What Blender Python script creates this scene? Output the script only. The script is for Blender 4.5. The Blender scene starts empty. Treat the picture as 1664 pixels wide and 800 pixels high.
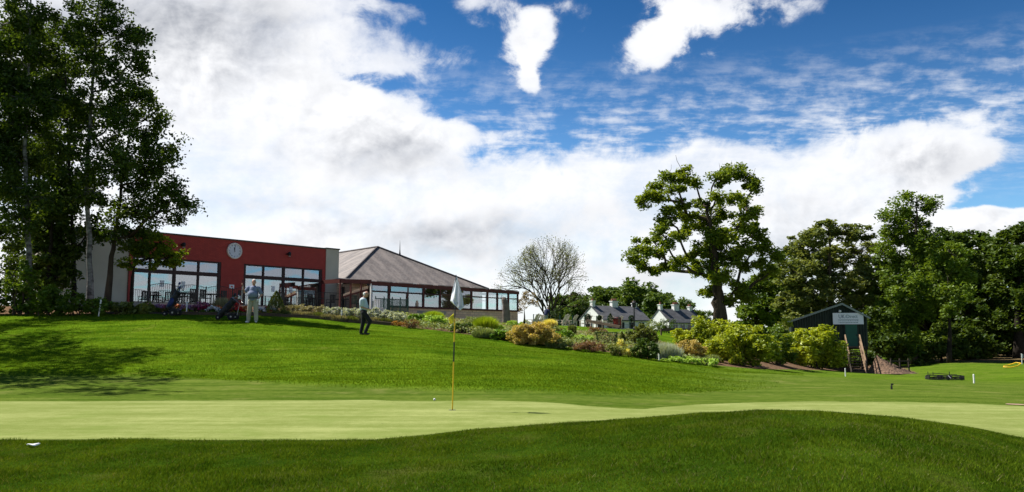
import bpy, math, random
import numpy as np
from mathutils import Vector, Matrix
R = math.radians
S = bpy.context.scene
COL = S.collection
rng = np.random.default_rng(7)
random.seed(7)

# ------------------------------------------------------------------ camera
F = 1300.0                 # focal length in pixels of the 1664 px wide frame
CX, CY = 832.0, 400.0
TH = math.atan(145.0 / F)  # pitch
ZC = 1.18
ST, CT = math.sin(TH), math.cos(TH)
cd = bpy.data.cameras.new('camera')
cam = bpy.data.objects.new('camera', cd); COL.objects.link(cam)
cd.sensor_width = 36.0; cd.lens = F / 1664.0 * 36.0
cd.clip_start = 0.1; cd.clip_end = 6000
cam.location = (0, 0, ZC); cam.rotation_euler = (math.pi / 2 + TH, 0, 0)
S.camera = cam
S.render.resolution_x = 1024; S.render.resolution_y = 492
S.render.engine = 'CYCLES'
S.view_settings.view_transform = 'Standard'; S.view_settings.look = 'None'
S.view_settings.gamma = 1.0; S.view_settings.use_curve_mapping = False
S.view_settings.exposure = 0.75
S.cycles.use_denoising = True
S.cycles.max_bounces = 6; S.cycles.diffuse_bounces = 3; S.cycles.glossy_bounces = 3
S.cycles.transparent_max_bounces = 8; S.cycles.transmission_bounces = 4
S.cycles.caustics_reflective = False; S.cycles.caustics_refractive = False

# ------------------------------------------------------------------ sun
SUN_EL = 53.0
SUN_D = Vector((-0.93, 0.36, 0)).normalized()     # horizontal direction TOWARDS the sun
sd = Vector((SUN_D.x * math.cos(R(SUN_EL)), SUN_D.y * math.cos(R(SUN_EL)), math.sin(R(SUN_EL))))
ld = bpy.data.lights.new('sun', 'SUN'); ld.energy = 5.0; ld.angle = R(0.5); ld.color = (1.0, 0.955, 0.86)
sun = bpy.data.objects.new('sun', ld); COL.objects.link(sun)
sun.rotation_euler = sd.to_track_quat('Z', 'Y').to_euler(); sun.location = (-30, 20, 60)

# ------------------------------------------------------------------ picture <-> place
def ray(px, py):
    u = (px - CX) / F; v = (CY - py) / F
    return u, CT - v * ST, ST + v * CT
def P(px, py, Y):
    u, dy, dz = ray(px, py); t = Y / dy
    return Vector((u * t, Y, ZC + dz * t))
def proj(X, Y, Z):
    dz = Z - ZC
    d = Y * CT + dz * ST; v = -Y * ST + dz * CT
    return CX + F * X / d, CY - F * v / d

# ------------------------------------------------------------------ node helper
class V:
    """a shader value with arithmetic"""
    def __init__(s, nt, x): s.nt, s.x = nt, x
    def _op(s, op, *o, clamp=False):
        n = s.nt.nodes.new('ShaderNodeMath'); n.operation = op; n.use_clamp = clamp
        for i, a in enumerate((s,) + o):
            a = a.x if isinstance(a, V) else a
            if isinstance(a, (int, float)): n.inputs[i].default_value = a
            else: s.nt.links.new(a, n.inputs[i])
        return V(s.nt, n.outputs[0])
    def __add__(s, o): return s._op('ADD', o)
    __radd__ = __add__
    def __sub__(s, o): return s._op('SUBTRACT', o)
    def __rsub__(s, o): return (s * -1.0) + o
    def __mul__(s, o): return s._op('MULTIPLY', o)
    __rmul__ = __mul__
    def __truediv__(s, o): return s._op('DIVIDE', o)
    def pw(s, o): return s._op('POWER', o)
    def mx(s, o): return s._op('MAXIMUM', o)
    def mn(s, o): return s._op('MINIMUM', o)
    def clamp(s): return s._op('ADD', 0.0, clamp=True)
    def step(s, a, b):
        n = s.nt.nodes.new('ShaderNodeMapRange'); n.interpolation_type = 'SMOOTHSTEP'
        s.nt.links.new(s.x, n.inputs[0]); n.inputs[1].default_value = a; n.inputs[2].default_value = b
        return V(s.nt, n.outputs[0])
def sock(nt, x, inp):
    if isinstance(x, V): x = x.x
    if isinstance(x, (int, float)):
        inp.default_value = x
    elif isinstance(x, tuple):
        inp.default_value = tuple(x) + ((1.0,) if len(x) == 3 and len(inp.default_value) == 4 else ())
    else: nt.links.new(x, inp)
def mixc(nt, f, a, b, mode='MIX'):
    n = nt.nodes.new('ShaderNodeMix'); n.data_type = 'RGBA'; n.blend_type = mode
    sock(nt, f, n.inputs[0]); sock(nt, a, n.inputs[6]); sock(nt, b, n.inputs[7])
    return n.outputs[2]
def noise(nt, vec, scale, detail=4, rough=0.55, dist=0.0):
    n = nt.nodes.new('ShaderNodeTexNoise')
    if vec is not None: nt.links.new(vec, n.inputs['Vector'])
    n.inputs['Scale'].default_value = scale; n.inputs['Detail'].default_value = detail
    n.inputs['Roughness'].default_value = rough; n.inputs['Distortion'].default_value = dist
    return V(nt, n.outputs[0])
def mapping(nt, vec, scale=(1, 1, 1), rot=(0, 0, 0), loc=(0, 0, 0)):
    n = nt.nodes.new('ShaderNodeMapping'); nt.links.new(vec, n.inputs[0])
    n.inputs['Scale'].default_value = scale; n.inputs['Rotation'].default_value = rot; n.inputs['Location'].default_value = loc
    return n.outputs[0]

# ------------------------------------------------------------------ sky: Nishita with procedural clouds
w = bpy.data.worlds.new('World'); S.world = w; w.use_nodes = True
nt = w.node_tree; nt.nodes.clear()
sky = nt.nodes.new('ShaderNodeTexSky'); sky.sky_type = 'NISHITA'; sky.sun_disc = False
sky.sun_elevation = R(SUN_EL); sky.sun_rotation = math.atan2(SUN_D.x, SUN_D.y)
sky.air_density = 1.0; sky.dust_density = 0.3; sky.ozone_density = 2.5
tc = nt.nodes.new('ShaderNodeTexCoord'); sep = nt.nodes.new('ShaderNodeSeparateXYZ')
nt.links.new(tc.outputs['Generated'], sep.inputs[0])
dx, dy, dz = (V(nt, sep.outputs[i]) for i in range(3))
az = dx._op('ARCTAN2', dy)
el = dz._op('ARCSINE')
def comb(x, y, z):
    n = nt.nodes.new('ShaderNodeCombineXYZ'); sock(nt, x, n.inputs[0]); sock(nt, y, n.inputs[1]); sock(nt, z, n.inputs[2]); return n.outputs[0]
zc = dz.mx(0.0) + 0.10
flat = comb(dx / zc, dy / zc, 0.0)                 # a flat cloud layer seen in perspective
sph = comb(az * 1.0, el * 1.25, 0.0)
warp = noise(nt, sph, 7.0, 3)
warp2 = noise(nt, mapping(nt, sph, loc=(5, 3, 0)), 7.0, 3)
azw = az + (warp - 0.5) * 0.12; elw = el + (warp2 - 0.5) * 0.09
def azel(px, py):
    x, y, z = ray(px, py); return math.atan2(x, y), math.asin(z / math.sqrt(x * x + y * y + z * z))
def blob(px, py, rx, ry, w_, p=1.0):
    a, e = azel(px, py)
    sa = rx / F; se = ry / F
    A = (azw - a) / sa; E = (elw - e) / se
    return ((A * A + E * E) * -1.0)._op('EXPONENT') * w_ if False else V(nt, ((A * A + E * E) * -1.0)._op('POWER', 1.0).x)._op('EXPONENT') * w_
def sumb(L):
    t = blob(*L[0])
    for b in L[1:]: t = t + blob(*b)
    return t
dens = sumb([  # where cloud stands
    (265, 120, 275, 180, 1.15), (150, -20, 300, 140, 0.9), (400, 20, 100, 80, 0.45),
    (610, 205, 120, 68, 0.8), (700, 215, 62, 44, 0.5), (862, 66, 54, 50, 0.9), (868, 130, 24, 34, 0.55), (1130, 25, 95, 48, 0.95), (1040, 95, 80, 30, 0.6), (1110, 90, 60, 40, 0.35), (1275, 0, 60, 36, 0.45),
    (655, 95, 110, 36, 0.46), (560, 55, 60, 16, .36), (775, 18, 50, 22, 0.5), (620, 15, 120, 20, 0.38), (925, 12, 36, 16, .35), (800, 205, 90, 14, .35),
    (350, 430, 700, 150, 1.15), (1000, 330, 420, 82, 0.9), (1250, 265, 240, 46, 0.5),
    (1520, 258, 105, 55, 1.0), (1370, 370, 200, 50, 0.95), (1640, 385, 110, 42, 1.25),
    (1100, 460, 500, 90, 0.9), (1640, 290, 70, 36, -0.8), (1570, 335, 60, 14, -0.6),
    (830, 175, 90, 26, -0.35), (640, 128, 90, 12, -0.3)])
gray = sumb([
    (290, 25, 150, 48, 1.0), (170, 90, 130, 60, 0.6), (440, 20, 70, 50, 0.55), (420, 120, 120, 30, 0.3), (610, 255, 110, 26, 0.8), (660, 235, 50, 20, 0.5), (450, 330, 120, 16, 0.3),
    (720, 380, 130, 26, 0.75), (760, 420, 90, 20, 0.6), (480, 370, 90, 14, 0.3), (860, 365, 120, 22, 0.35), (1200, 350, 200, 30, 0.3),
    (1550, 270, 90, 30, 0.45), (1640, 400, 80, 24, 0.3), (1090, 440, 140, 26, 0.4), (1300, 420, 140, 30, 0.4)])
n_small = noise(nt, sph, 24.0, 7, 0.62, 0.3)
n_big = noise(nt, mapping(nt, sph, loc=(2.3, 1.1, 0)), 8.0, 6, 0.6)
n_flat = noise(nt, flat, 3.4, 8, 0.62, 0.35)
n_rip = noise(nt, mapping(nt, flat, scale=(1.0, 1.6, 1)), 7.5, 5, 0.6)
inview = (dy.step(0.05, 0.45))
base = inview * dens + (1.0 - inview) * (n_flat + (0.22 - dz.mx(0.0)) * 0.5).step(0.38, 0.60) * 0.95
n_med = noise(nt, mapping(nt, sph, loc=(7.7, 3.1, 0)), 13.0, 8, 0.66, 0.5)
cover_raw = base + (n_small - 0.5) * 0.65 + (n_med - 0.5) * 1.1 + (n_flat - 0.5) * 0.45
cwide = cover_raw.step(0.34, 0.90); cnarrow = cover_raw.step(0.42, 0.70)
cumul = sumb([(270, 70, 220, 120, 1.1), (615, 205, 140, 80, 1.2), (860, 90, 70, 90, 1), (1120, 50, 150, 80, 1), (1530, 262, 120, 60, 1.1), (1330, 385, 150, 45, .8), (1640, 395, 120, 55, 1), (470, 375, 150, 36, .7), (740, 390, 130, 36, .7)]).clamp()
cover = cwide + (cnarrow - cwide) * cumul
cover = cover * (1.0 - (1.0 - cumul) * (n_big * 0.6 + n_med * 0.4).step(0.42, 0.62) * 0.30)
# thin rippled veil in the middle band
veil = (1.0 - (el - azel(1100, 225)[1])._op('ABSOLUTE') / 0.10).clamp()
veil = (veil * (n_rip + (n_small - 0.5) * 0.7 + (n_med - 0.5) * 0.7).step(0.36, 0.85) * 0.85)
cover = (cover + veil * (1.0 - cover)).clamp()
# light and dark of the cloud masses: relief lit from the upper left
core = cover_raw.step(0.55, 1.4)
o_ = (0.016, -0.022, 0)
puff = noise(nt, mapping(nt, sph, loc=o_), 9.0, 7, 0.6, 0.4) - noise(nt, sph, 9.0, 7, 0.6, 0.4)
puff = puff + (noise(nt, mapping(nt, sph, loc=(0.006, -0.009, 0)), 22.0, 5, 0.6, 0.3) - noise(nt, sph, 22.0, 5, 0.6, 0.3)) * 0.6
shade = (gray * (n_big * 0.75 + 0.22) + puff * 1.7 * core * (cumul * 0.85 + 0.15) + ((n_big - 0.50) * 0.5).mx(0.0) * core + 0.03).clamp()
ccol = mixc(nt, shade, (0.62, 0.625, 0.64), (0.22, 0.235, 0.27))
# clear air: richer and darker blue away from the horizon
bl = nt.nodes.new('ShaderNodeVectorMath'); bl.operation = 'SCALE'; nt.links.new(sky.outputs[0], bl.inputs[0]); bl.inputs['Scale'].default_value = 0.1
gm = nt.nodes.new('ShaderNodeGamma'); nt.links.new(bl.outputs[0], gm.inputs[0]); gm.inputs[1].default_value = 1.35
low = dz.step(0.44, 0.10)
blue = mixc(nt, 1.0, gm.outputs[0], mixc(nt, low, (0.20, 0.50, 0.66), (0.78, 1.02, 1.12)), 'MULTIPLY')
# bottom of the dome is never seen
skyc = mixc(nt, cover, blue, ccol)
overhead = dz.step(0.45, 0.9)
skyc = mixc(nt, overhead * 0.35, skyc, blue)
away = (1.0 - inview)

bg = nt.nodes.new('ShaderNodeBackground'); nt.links.new(skyc, bg.inputs[0]); bg.inputs[1].default_value = 1.0
out = nt.nodes.new('ShaderNodeOutputWorld'); nt.links.new(bg.outputs[0], out.inputs[0])
w.cycles.sampling_method = 'MANUAL'; w.cycles.sample_map_resolution = 512

# ================================================================== object helpers
def tag(o, label=None, cat=None, group=None, kind=None):
    if label: o['label'] = label
    if cat: o['category'] = cat
    if group: o['group'] = group
    if kind: o['kind'] = kind
    return o
def empty(name, loc=(0, 0, 0), rz=0.0, label=None, cat=None, group=None):
    o = bpy.data.objects.new(name, None); COL.objects.link(o)
    o.location = loc; o.rotation_euler = (0, 0, rz); o.empty_display_size = 0.2
    return tag(o, label, cat, group)
def copy_tree(o, parent=None):
    c = o.copy(); COL.objects.link(c); c.parent = parent
    for ch in [x for x in o.children]:
        copy_tree(ch, c)
    return c
def mesh_np(name, verts, faces_flat, sizes, mats, midx=None, smooth=False):
    me = bpy.data.meshes.new(name)
    verts = np.asarray(verts, dtype=np.float32)
    faces_flat = np.asarray(faces_flat, dtype=np.int32); sizes = np.asarray(sizes, dtype=np.int32)
    me.vertices.add(len(verts)); me.vertices.foreach_set('co', verts.ravel())
    me.loops.add(len(faces_flat)); me.loops.foreach_set('vertex_index', faces_flat)
    me.polygons.add(len(sizes))
    st = np.zeros(len(sizes), dtype=np.int32); st[1:] = np.cumsum(sizes)[:-1]
    me.polygons.foreach_set('loop_start', st); me.polygons.foreach_set('loop_total', sizes)
    me.polygons.foreach_set('use_smooth', np.full(len(sizes), bool(smooth)))
    for m in (mats if isinstance(mats, (list, tuple)) else [mats]): me.materials.append(m)
    if midx is not None: me.polygons.foreach_set('material_index', np.asarray(midx, dtype=np.int32))
    me.update(calc_edges=True); me.validate()
    return me
class MB:
    def __init__(s): s.v = []; s.f = []; s.mi = []; s.n = 0; s.cur = 0
    def add(s, verts, faces):
        s.v += [tuple(p) for p in verts]; s.f += [tuple(i + s.n for i in f) for f in faces]
        s.mi += [s.cur] * len(faces); s.n += len(verts); return s
    def box(s, c, d, rz=0.0, M=None):
        hx, hy, hz = d[0] / 2, d[1] / 2, d[2] / 2
        vs = [Vector((x * hx, y * hy, z * hz)) for x in (-1, 1) for y in (-1, 1) for z in (-1, 1)]
        mm = M if M else Matrix.Rotation(rz, 3, 'Z')
        vs = [mm @ q + Vector(c) for q in vs]
        return s.add(vs, [(0, 1, 3, 2), (4, 6, 7, 5), (0, 4, 5, 1), (2, 3, 7, 6), (0, 2, 6, 4), (1, 5, 7, 3)])
    def bar(s, a, b, w_, h=None, up=(0, 0, 1)):
        a = Vector(a); b = Vector(b); d = (b - a); L = d.length; d.normalize()
        h = w_ if h is None else h
        u = Vector(up); sdv = d.cross(u)
        if sdv.length < 1e-4: sdv = d.cross(Vector((0, 1, 0)))
        sdv.normalize(); u = sdv.cross(d)
        M = Matrix((sdv, d, u)).transposed()
        return s.box((a + b) / 2, (w_, L, h), M=M)
    def tube(s, pts, rad, n=8, cap=True):
        pts = [Vector(p) for p in pts]
        if isinstance(rad, (int, float)): rad = [rad] * len(pts)
        vs = []; prev = None
        for i, p in enumerate(pts):
            t = (pts[min(i + 1, len(pts) - 1)] - pts[max(i - 1, 0)])
            t = t.normalized() if t.length > 1e-9 else Vector((0, 0, 1))
            if prev is None:
                a = t.cross(Vector((0, 0, 1)))
                if a.length < 0.05: a = t.cross(Vector((1, 0, 0)))
            else: a = prev - t * prev.dot(t)
            a.normalize(); prev = a; b = t.cross(a)
            for k in range(n):
                an = 2 * math.pi * k / n
                vs.append(p + (a * math.cos(an) + b * math.sin(an)) * rad[i])
        fs = []
        for i in range(len(pts) - 1):
            for k in range(n):
                k2 = (k + 1) % n
                fs.append((i * n + k, i * n + k2, (i + 1) * n + k2, (i + 1) * n + k))
        if cap:
            fs.append(tuple(range(n))[::-1]); fs.append(tuple((len(pts) - 1) * n + k for k in range(n)))
        return s.add(vs, fs)
    def lathe(s, prof, c=(0, 0, 0), n=16, M=None):
        vs = []
        for r, z in prof:
            for k in range(n):
                a = 2 * math.pi * k / n; q = Vector((r * math.cos(a), r * math.sin(a), z))
                if M: q = M @ q
                vs.append(q + Vector(c))
        fs = []
        for i in range(len(prof) - 1):
            for k in range(n):
                k2 = (k + 1) % n; fs.append((i * n + k, i * n + k2, (i + 1) * n + k2, (i + 1) * n + k))
        fs.append(tuple(range(n))[::-1]); fs.append(tuple((len(prof) - 1) * n + k for k in range(n)))
        return s.add(vs, fs)
    def ell(s, c, r, n=12, m=8, M=None):
        prof = []
        vs = []; fs = []
        for i in range(m + 1):
            ph = math.pi * i / m - math.pi / 2
            for k in range(n):
                a = 2 * math.pi * k / n
                q = Vector((r[0] * math.cos(ph) * math.cos(a), r[1] * math.cos(ph) * math.sin(a), r[2] * math.sin(ph)))
                if M: q = M @ q
                vs.append(q + Vector(c))
        for i in range(m):
            for k in range(n):
                k2 = (k + 1) % n; fs.append((i * n + k, i * n + k2, (i + 1) * n + k2, (i + 1) * n + k))
        return s.add(vs, fs)
    def prism(s, poly, a, b):
        """polygon (list of 3d points) swept from offset a to offset b"""
        a = Vector(a); b = Vector(b); n = len(poly)
        vs = [Vector(p) + a for p in poly] + [Vector(p) + b for p in poly]
        fs = [tuple(range(n))[::-1], tuple(range(n, 2 * n))] + [(i, (i + 1) % n, (i + 1) % n + n, i + n) for i in range(n)]
        return s.add(vs, fs)
    def build(s, name, mats, parent=None, smooth=False, loc=None, bevel=0.0):
        flat = [i for f in s.f for i in f]
        me = mesh_np(name, np.array([tuple(p) for p in s.v]), flat, [len(f) for f in s.f], mats, s.mi, smooth)
        o = bpy.data.objects.new(name, me); COL.objects.link(o)
        if parent: o.parent = parent
        if loc: o.location = loc
        if bevel:
            b = o.modifiers.new('bevel', 'BEVEL'); b.width = bevel; b.segments = 2; b.limit_method = 'ANGLE'
        return o

# ================================================================== materials
def mat(name, c1, c2=None, rough=0.8, scale=3.0, bump=0.0, bscale=None, spec=0.3, metal=0.0, stretch=(1, 1, 1), detail=5):
    m = bpy.data.materials.new(name); m.use_nodes = True; nt = m.node_tree; b = nt.nodes['Principled BSDF']
    b.inputs['Roughness'].default_value = rough; b.inputs['Metallic'].default_value = metal
    b.inputs['Specular IOR Level'].default_value = spec
    tcn = nt.nodes.new('ShaderNodeTexCoord'); vec = mapping(nt, tcn.outputs['Object'], scale=stretch)
    if c2 is None: c2 = tuple(x * 0.8 for x in c1)
    nz = noise(nt, vec, scale, detail)
    nt.links.new(mixc(nt, nz.step(0.3, 0.7), c1, c2), b.inputs['Base Color'])
    if bump:
        bp = nt.nodes.new('ShaderNodeBump'); bp.inputs['Strength'].default_value = 1.0; bp.inputs['Distance'].default_value = bump
        nt.links.new(noise(nt, vec, bscale or scale * 4, 4).x, bp.inputs['Height']); nt.links.new(bp.outputs[0], b.inputs['Normal'])
    return m
def leafmat(name, c1, c2, trans=0.35, big=0.6, gloss=0.015, k=(1.55, 1.35, 1.15)):
    """each leaf takes its own tone; clumps of metres drift between the two"""
    c1 = tuple(a * q for a, q in zip(c1, k)); c2 = tuple(a * q for a, q in zip(c2, k))
    m = bpy.data.materials.new(name); m.use_nodes = True; nt = m.node_tree; nt.nodes.clear()
    geo = nt.nodes.new('ShaderNodeNewGeometry'); rnd = V(nt, geo.outputs['Random Per Island'])
    nz = noise(nt, geo.outputs['Position'], big, 3)
    f = (rnd * 0.6 + nz.step(0.35, 0.65) * 0.4)
    c = mixc(nt, f, c1, c2)
    d = nt.nodes.new('ShaderNodeBsdfDiffuse'); nt.links.new(c, d.inputs[0])
    t = nt.nodes.new('ShaderNodeBsdfTranslucent')
    nt.links.new(mixc(nt, 1.0, c, (1.35, 1.25, 0.45), 'MULTIPLY'), t.inputs[0])
    g = nt.nodes.new('ShaderNodeBsdfGlossy'); g.inputs['Roughness'].default_value = 0.45; g.inputs[0].default_value = (1, 1, 1, 1)
    mx = nt.nodes.new('ShaderNodeMixShader'); mx.inputs[0].default_value = trans
    nt.links.new(d.outputs[0], mx.inputs[1]); nt.links.new(t.outputs[0], mx.inputs[2])
    m2 = nt.nodes.new('ShaderNodeMixShader'); m2.inputs[0].default_value = gloss
    nt.links.new(mx.outputs[0], m2.inputs[1]); nt.links.new(g.outputs[0], m2.inputs[2])
    o = nt.nodes.new('ShaderNodeOutputMaterial'); nt.links.new(m2.outputs[0], o.inputs[0])
    return m

# ================================================================== terrain
# rows: distance -> (column, height) pairs; 'p' rows give the pixel row instead of the height
KX = np.array([-900, -400, 0, 300, 600, 850, 1050, 1200, 1330, 1450, 1560, 1664, 2000, 2600], float)
def zrow(vals): return np.array(vals, float)
def prow(Y, pys):
    return np.array([P(KX[i], p, Y).z for i, p in enumerate(pys)])
ROWS = [
 (0.6, zrow([.03, .03, .03, .03, .04, .08, .14, .18, .18, .15, .1, .06, 0, 0])),
 (4.0, zrow([.03, .03, .03, .03, .04, .09, .17, .23, .25, .22, .15, .08, 0, 0])),
 (6.0, zrow([.03, .03, .03, .03, .05, .12, .22, .30, .33, .28, .19, .08, 0, 0])),
 (8.5, zrow([.02, .02, .02, .03, .05, .15, .27, .35, .385, .31, .17, .03, -.05, -.05])),
 (9.3, zrow([.0, .0, .0, .0, .0, .11, .23, .30, .32, .24, .11, .0, -.05, -.05])),
 (10.4, zrow([0, 0, 0, 0, 0, .02, .10, .13, .13, .08, .02, -.03, -.05, -.05])),
 (11.5, zrow([0, 0, 0, 0, 0, 0, .0, .0, .0, -.01, -.03, -.05, -.05, -.05])),
 (12.6, zrow([0, 0, 0, 0, 0, 0, -.01, -.03, -.04, -.04, -.05, -.05, -.05, -.05])),
 (15.0, prow(15., [650, 650, 650, 650, 650, 650, 654, 655, 653, 653, 655, 658, 663, 668])),
 (18.0, prow(18., [629, 629, 629, 628, 625, 623, 634, 641, 641, 641, 643, 646, 650, 655])),
 (21.0, prow(21., [609, 609, 610, 610, 603, 605, 617, 628, 630, 632, 634, 637, 640, 645])),
 (25.0, prow(25., [580, 580, 581, 579, 580, 588, 603, 617, 621, 625, 628, 631, 634, 638])),
 (29.0, prow(29., [552, 552, 553, 549, 560, 574, 594, 609, 616, 621, 624, 627, 630, 632])),
 (32.0, prow(32., [533, 533, 535, 529, 547, 566, 589, 606, 614, 619, 622, 624, 627, 628])),
 (38.0, prow(38., [513, 513, 514, 510, 528, 556, 582, 600, 612, 617, 620, 620, 622, 624])),
 (45.0, prow(45., [505, 505, 506, 500, 515, 541, 563, 588, 608, 614, 617, 615, 616, 616])),
 (55.0, prow(55., [500, 500, 500, 498, 511, 529, 540, 572, 602, 610, 612, 609, 606, 604])),
 (70.0, prow(70., [500, 500, 500, 500, 506, 530, 541, 560, 598, 606, 600, 597, 592, 590])),
 (80.0, prow(80., [502, 502, 502, 502, 508, 530, 541, 555, 588, 598, 591, 588, 584, 582])),
 (110., prow(110., [510, 510, 510, 510, 515, 529, 538, 548, 570, 578, 573, 570, 566, 560])),
 (160., prow(160., [520, 520, 520, 520, 522, 530, 534, 540, 552, 556, 554, 552, 550, 546])),
 (300., prow(300., [532] * 14)),
 (900., prow(900., [538] * 14)),
]
def pchip(x, y, xi):
    """monotone cubic; y may be (n, m): interpolates along axis 0"""
    x = np.asarray(x, float); y = np.asarray(y, float)
    if y.ndim == 1: y = y[:, None]
    h = np.diff(x)[:, None]; d = np.diff(y, axis=0) / h
    m = np.zeros_like(y); w1 = 2 * h[1:] + h[:-1]; w2 = h[1:] + 2 * h[:-1]
    same = (d[1:] * d[:-1]) > 0
    with np.errstate(divide='ignore', invalid='ignore'):
        hm = (w1 + w2) / (w1 / d[:-1] + w2 / d[1:])
    m[1:-1] = np.where(same, hm, 0); m[0] = d[0]; m[-1] = d[-1]
    i = np.clip(np.searchsorted(x, xi) - 1, 0, len(x) - 2)
    t = ((xi - x[i]) / (x[i + 1] - x[i]))[:, None]; hh = h[i]
    return ((1 + 2 * t) * (1 - t) ** 2 * y[i] + t * (1 - t) ** 2 * hh * m[i] + t * t * (3 - 2 * t) * y[i + 1] + t * t * (t - 1) * hh * m[i + 1])
gc = np.concatenate([np.arange(-2600, -120, 40), np.arange(-120, 1790, 6), np.arange(1790, 4300, 40)]).astype(float)   # columns
gl = np.log(np.concatenate([np.geomspace(0.6, 4.0, 40, endpoint=False), np.geomspace(4.0, 90, 520, endpoint=False), np.geomspace(90, 900, 60)]))
lg = pchip(np.log([r[0] for r in ROWS]), np.array([r[1] for r in ROWS]), gl)       # (rows, knots)
Zg = pchip(KX, lg.T, np.clip(gc, KX[0], KX[-1])).T                                # (rows, cols)
def smooth1(a, n, axis):
    k = np.hanning(2 * n + 3)[1:-1]; k /= k.sum()
    p = np.pad(a, [(n, n) if i == axis else (0, 0) for i in range(2)], mode='edge')
    return np.apply_along_axis(lambda r: np.convolve(r, k, 'valid'), axis, p)
Zg = smooth1(Zg, 7, 0)
core_c = (gc > -120) & (gc < 1790)
Zg[:, core_c] = smooth1(Zg, 9, 1)[:, core_c]
# random smooth relief of the rough and the bank
def lump(seed, nx, ny, X, Y, sx, sy):
    r = np.random.default_rng(seed); t = r.standard_normal((64, 64))
    u = (X / sx) % 64; v = (Y / sy) % 64
    i = np.floor(u).astype(int) % 64; j = np.floor(v).astype(int) % 64
    fu = u - np.floor(u); fv = v - np.floor(v); fu = fu * fu * (3 - 2 * fu); fv = fv * fv * (3 - 2 * fv)
    i2 = (i + 1) % 64; j2 = (j + 1) % 64
    return (t[i, j] * (1 - fu) * (1 - fv) + t[i2, j] * fu * (1 - fv) + t[i, j2] * (1 - fu) * fv + t[i2, j2] * fu * fv)
GY = np.exp(gl)[:, None] * np.ones(len(gc))[None]
GX = (gc[None] - CX) / F * GY
PX0, PY0 = proj(GX, GY, Zg)
def curve(pts, x):
    p = np.array(pts, float); return np.interp(x, p[:, 0], p[:, 1])
# edges of the mown areas, as measured down the slope
bank_line = curve([(-400, 612), (0, 613), (200, 614), (350, 618), (500, 629), (600, 633), (700, 637), (880, 641), (1000, 645), (1120, 641), (1250, 633), (1400, 628), (1700, 632)], PX0)
bank_w = 1 - np.clip((PX0 - 1000) / 200, 0, 1)
on_bank = np.clip((bank_line - PY0) / 5.0, 0, 1) * (GY > 12.7)
Zg = Zg + 0.07 * on_bank * bank_w
relief = np.clip((GY - 15) / 8, 0, 1)
Zg = Zg + relief * (0.028 * lump(1, 64, 64, GX, GY, 2.3, 1.7) + 0.05 * lump(3, 64, 64, GX, GY, 6, 4)) * on_bank
near = (GY < 10.5)
Zg = Zg + np.clip(Zg / 0.05, 0, 1) * np.clip((11.5 - GY) / 1.5, 0, 1) * (0.008 * lump(4, 64, 64, GX, GY, .45, .45) + 0.012 * lump(5, 64, 64, GX, GY, 1.3, 1.0))
PX0, PY0 = proj(GX, GY, Zg)
def zt(X, Y):
    c = CX + X / Y * F
    fi = np.interp(c, gc, np.arange(len(gc))); fj = np.interp(math.log(max(Y, 0.61)), gl, np.arange(len(gl)))
    i = min(int(fi), len(gc) - 2); j = min(int(fj), len(gl) - 2); a = fi - i; b = fj - j
    return float(Zg[j, i] * (1 - a) * (1 - b) + Zg[j, i + 1] * a * (1 - b) + Zg[j + 1, i] * (1 - a) * b + Zg[j + 1, i + 1] * a * b)
def G(px, py, y0=3.0, y1=400):
    """the ground point seen at (px, py), searching outwards"""
    prev = None; Y = y0
    while Y < y1:
        p = P(px, py, Y)
        h = p.z - zt(p.x, Y)
        if h < 0 and prev is not None:
            a, b = prev, Y
            for _ in range(20):
                m_ = (a + b) / 2; q = P(px, py, m_)
                if q.z - zt(q.x, m_) < 0: b = m_
                else: a = m_
            q = P(px, py, b); q.z = zt(q.x, b); return q
        if h > 0: prev = Y
        Y *= 1.01
    q = P(px, py, y1); q.z = zt(q.x, y1); return q
def onground(px, Y):
    X = (px - CX) / F * Y * 1.0
    for _ in range(3):
        z = zt(X, Y); c, _r = proj(X, Y, z); X += (px - c) / F * Y
    return Vector((X, Y, zt(X, Y)))

# attributes of the mown zones
def sst(x, a, b):
    t = np.clip((x - a) / (b - a), 0, 1); return t * t * (3 - 2 * t)
yn = curve([(-900, 9.25), (600, 9.25), (700, 9.6), (850, 10.5), (950, 10.9), (1050, 11.1), (1330, 11.0), (1560, 10.1), (1664, 9.3), (2000, 8.7)], PX0)
pf = curve([(-900, 651), (0, 653), (300, 651.5), (600, 650.5), (800, 651), (880, 654), (950, 659), (1010, 663.5), (1045, 665), (1090, 661), (1140, 657), (1220, 654.5), (1350, 653), (1480, 653.5), (1560, 655), (1664, 660), (1800, 664)], PX0)
wob = 0.10 * lump(8, 1, 1, GX, GY, .7, .7)
a_green = sst(GY + wob, yn - .10, yn + .12) * sst(PY0 + 6 * wob, pf - 0.4, pf + 0.9) * (GY < 20)
a_fore = 1 - sst(GY + wob, yn - .15, yn + .05)
a_bank = np.clip(on_bank, 0, 1) * (1 - sst(PX0, 1040, 1300) * (1 - 0.55 * sst(GY, 26, 38)))
edge = [(-900, 512), (0, 512), (290, 511), (400, 513), (420, 512.5), (512, 517), (555, 522.5), (620, 526), (640, 529), (736, 541), (832, 553.5), (890, 561), (960, 569), (1071, 585), (1165, 594.5), (1231, 600.5), (1290, 601), (1375, 604), (1400, 606), (1440, 608), (1500, 608), (1560, 604)]
pe = curve(edge, PX0)
soil_out = curve([(-900, 470), (640, 500), (700, 512), (850, 530), (1040, 545), (1100, 562), (1200, 560), (1290, 580), (1400, 585), (1450, 590), (1490, 606), (1520, 612), (1700, 612)], PX0)
a_soil = sst(pe - PY0 + 2 * wob, 0.0, 1.0) * sst(PY0 - soil_out, -1, 1) * (GY > 28)
a_soil = a_soil * (1 - sst(PX0, 1480, 1500))
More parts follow.
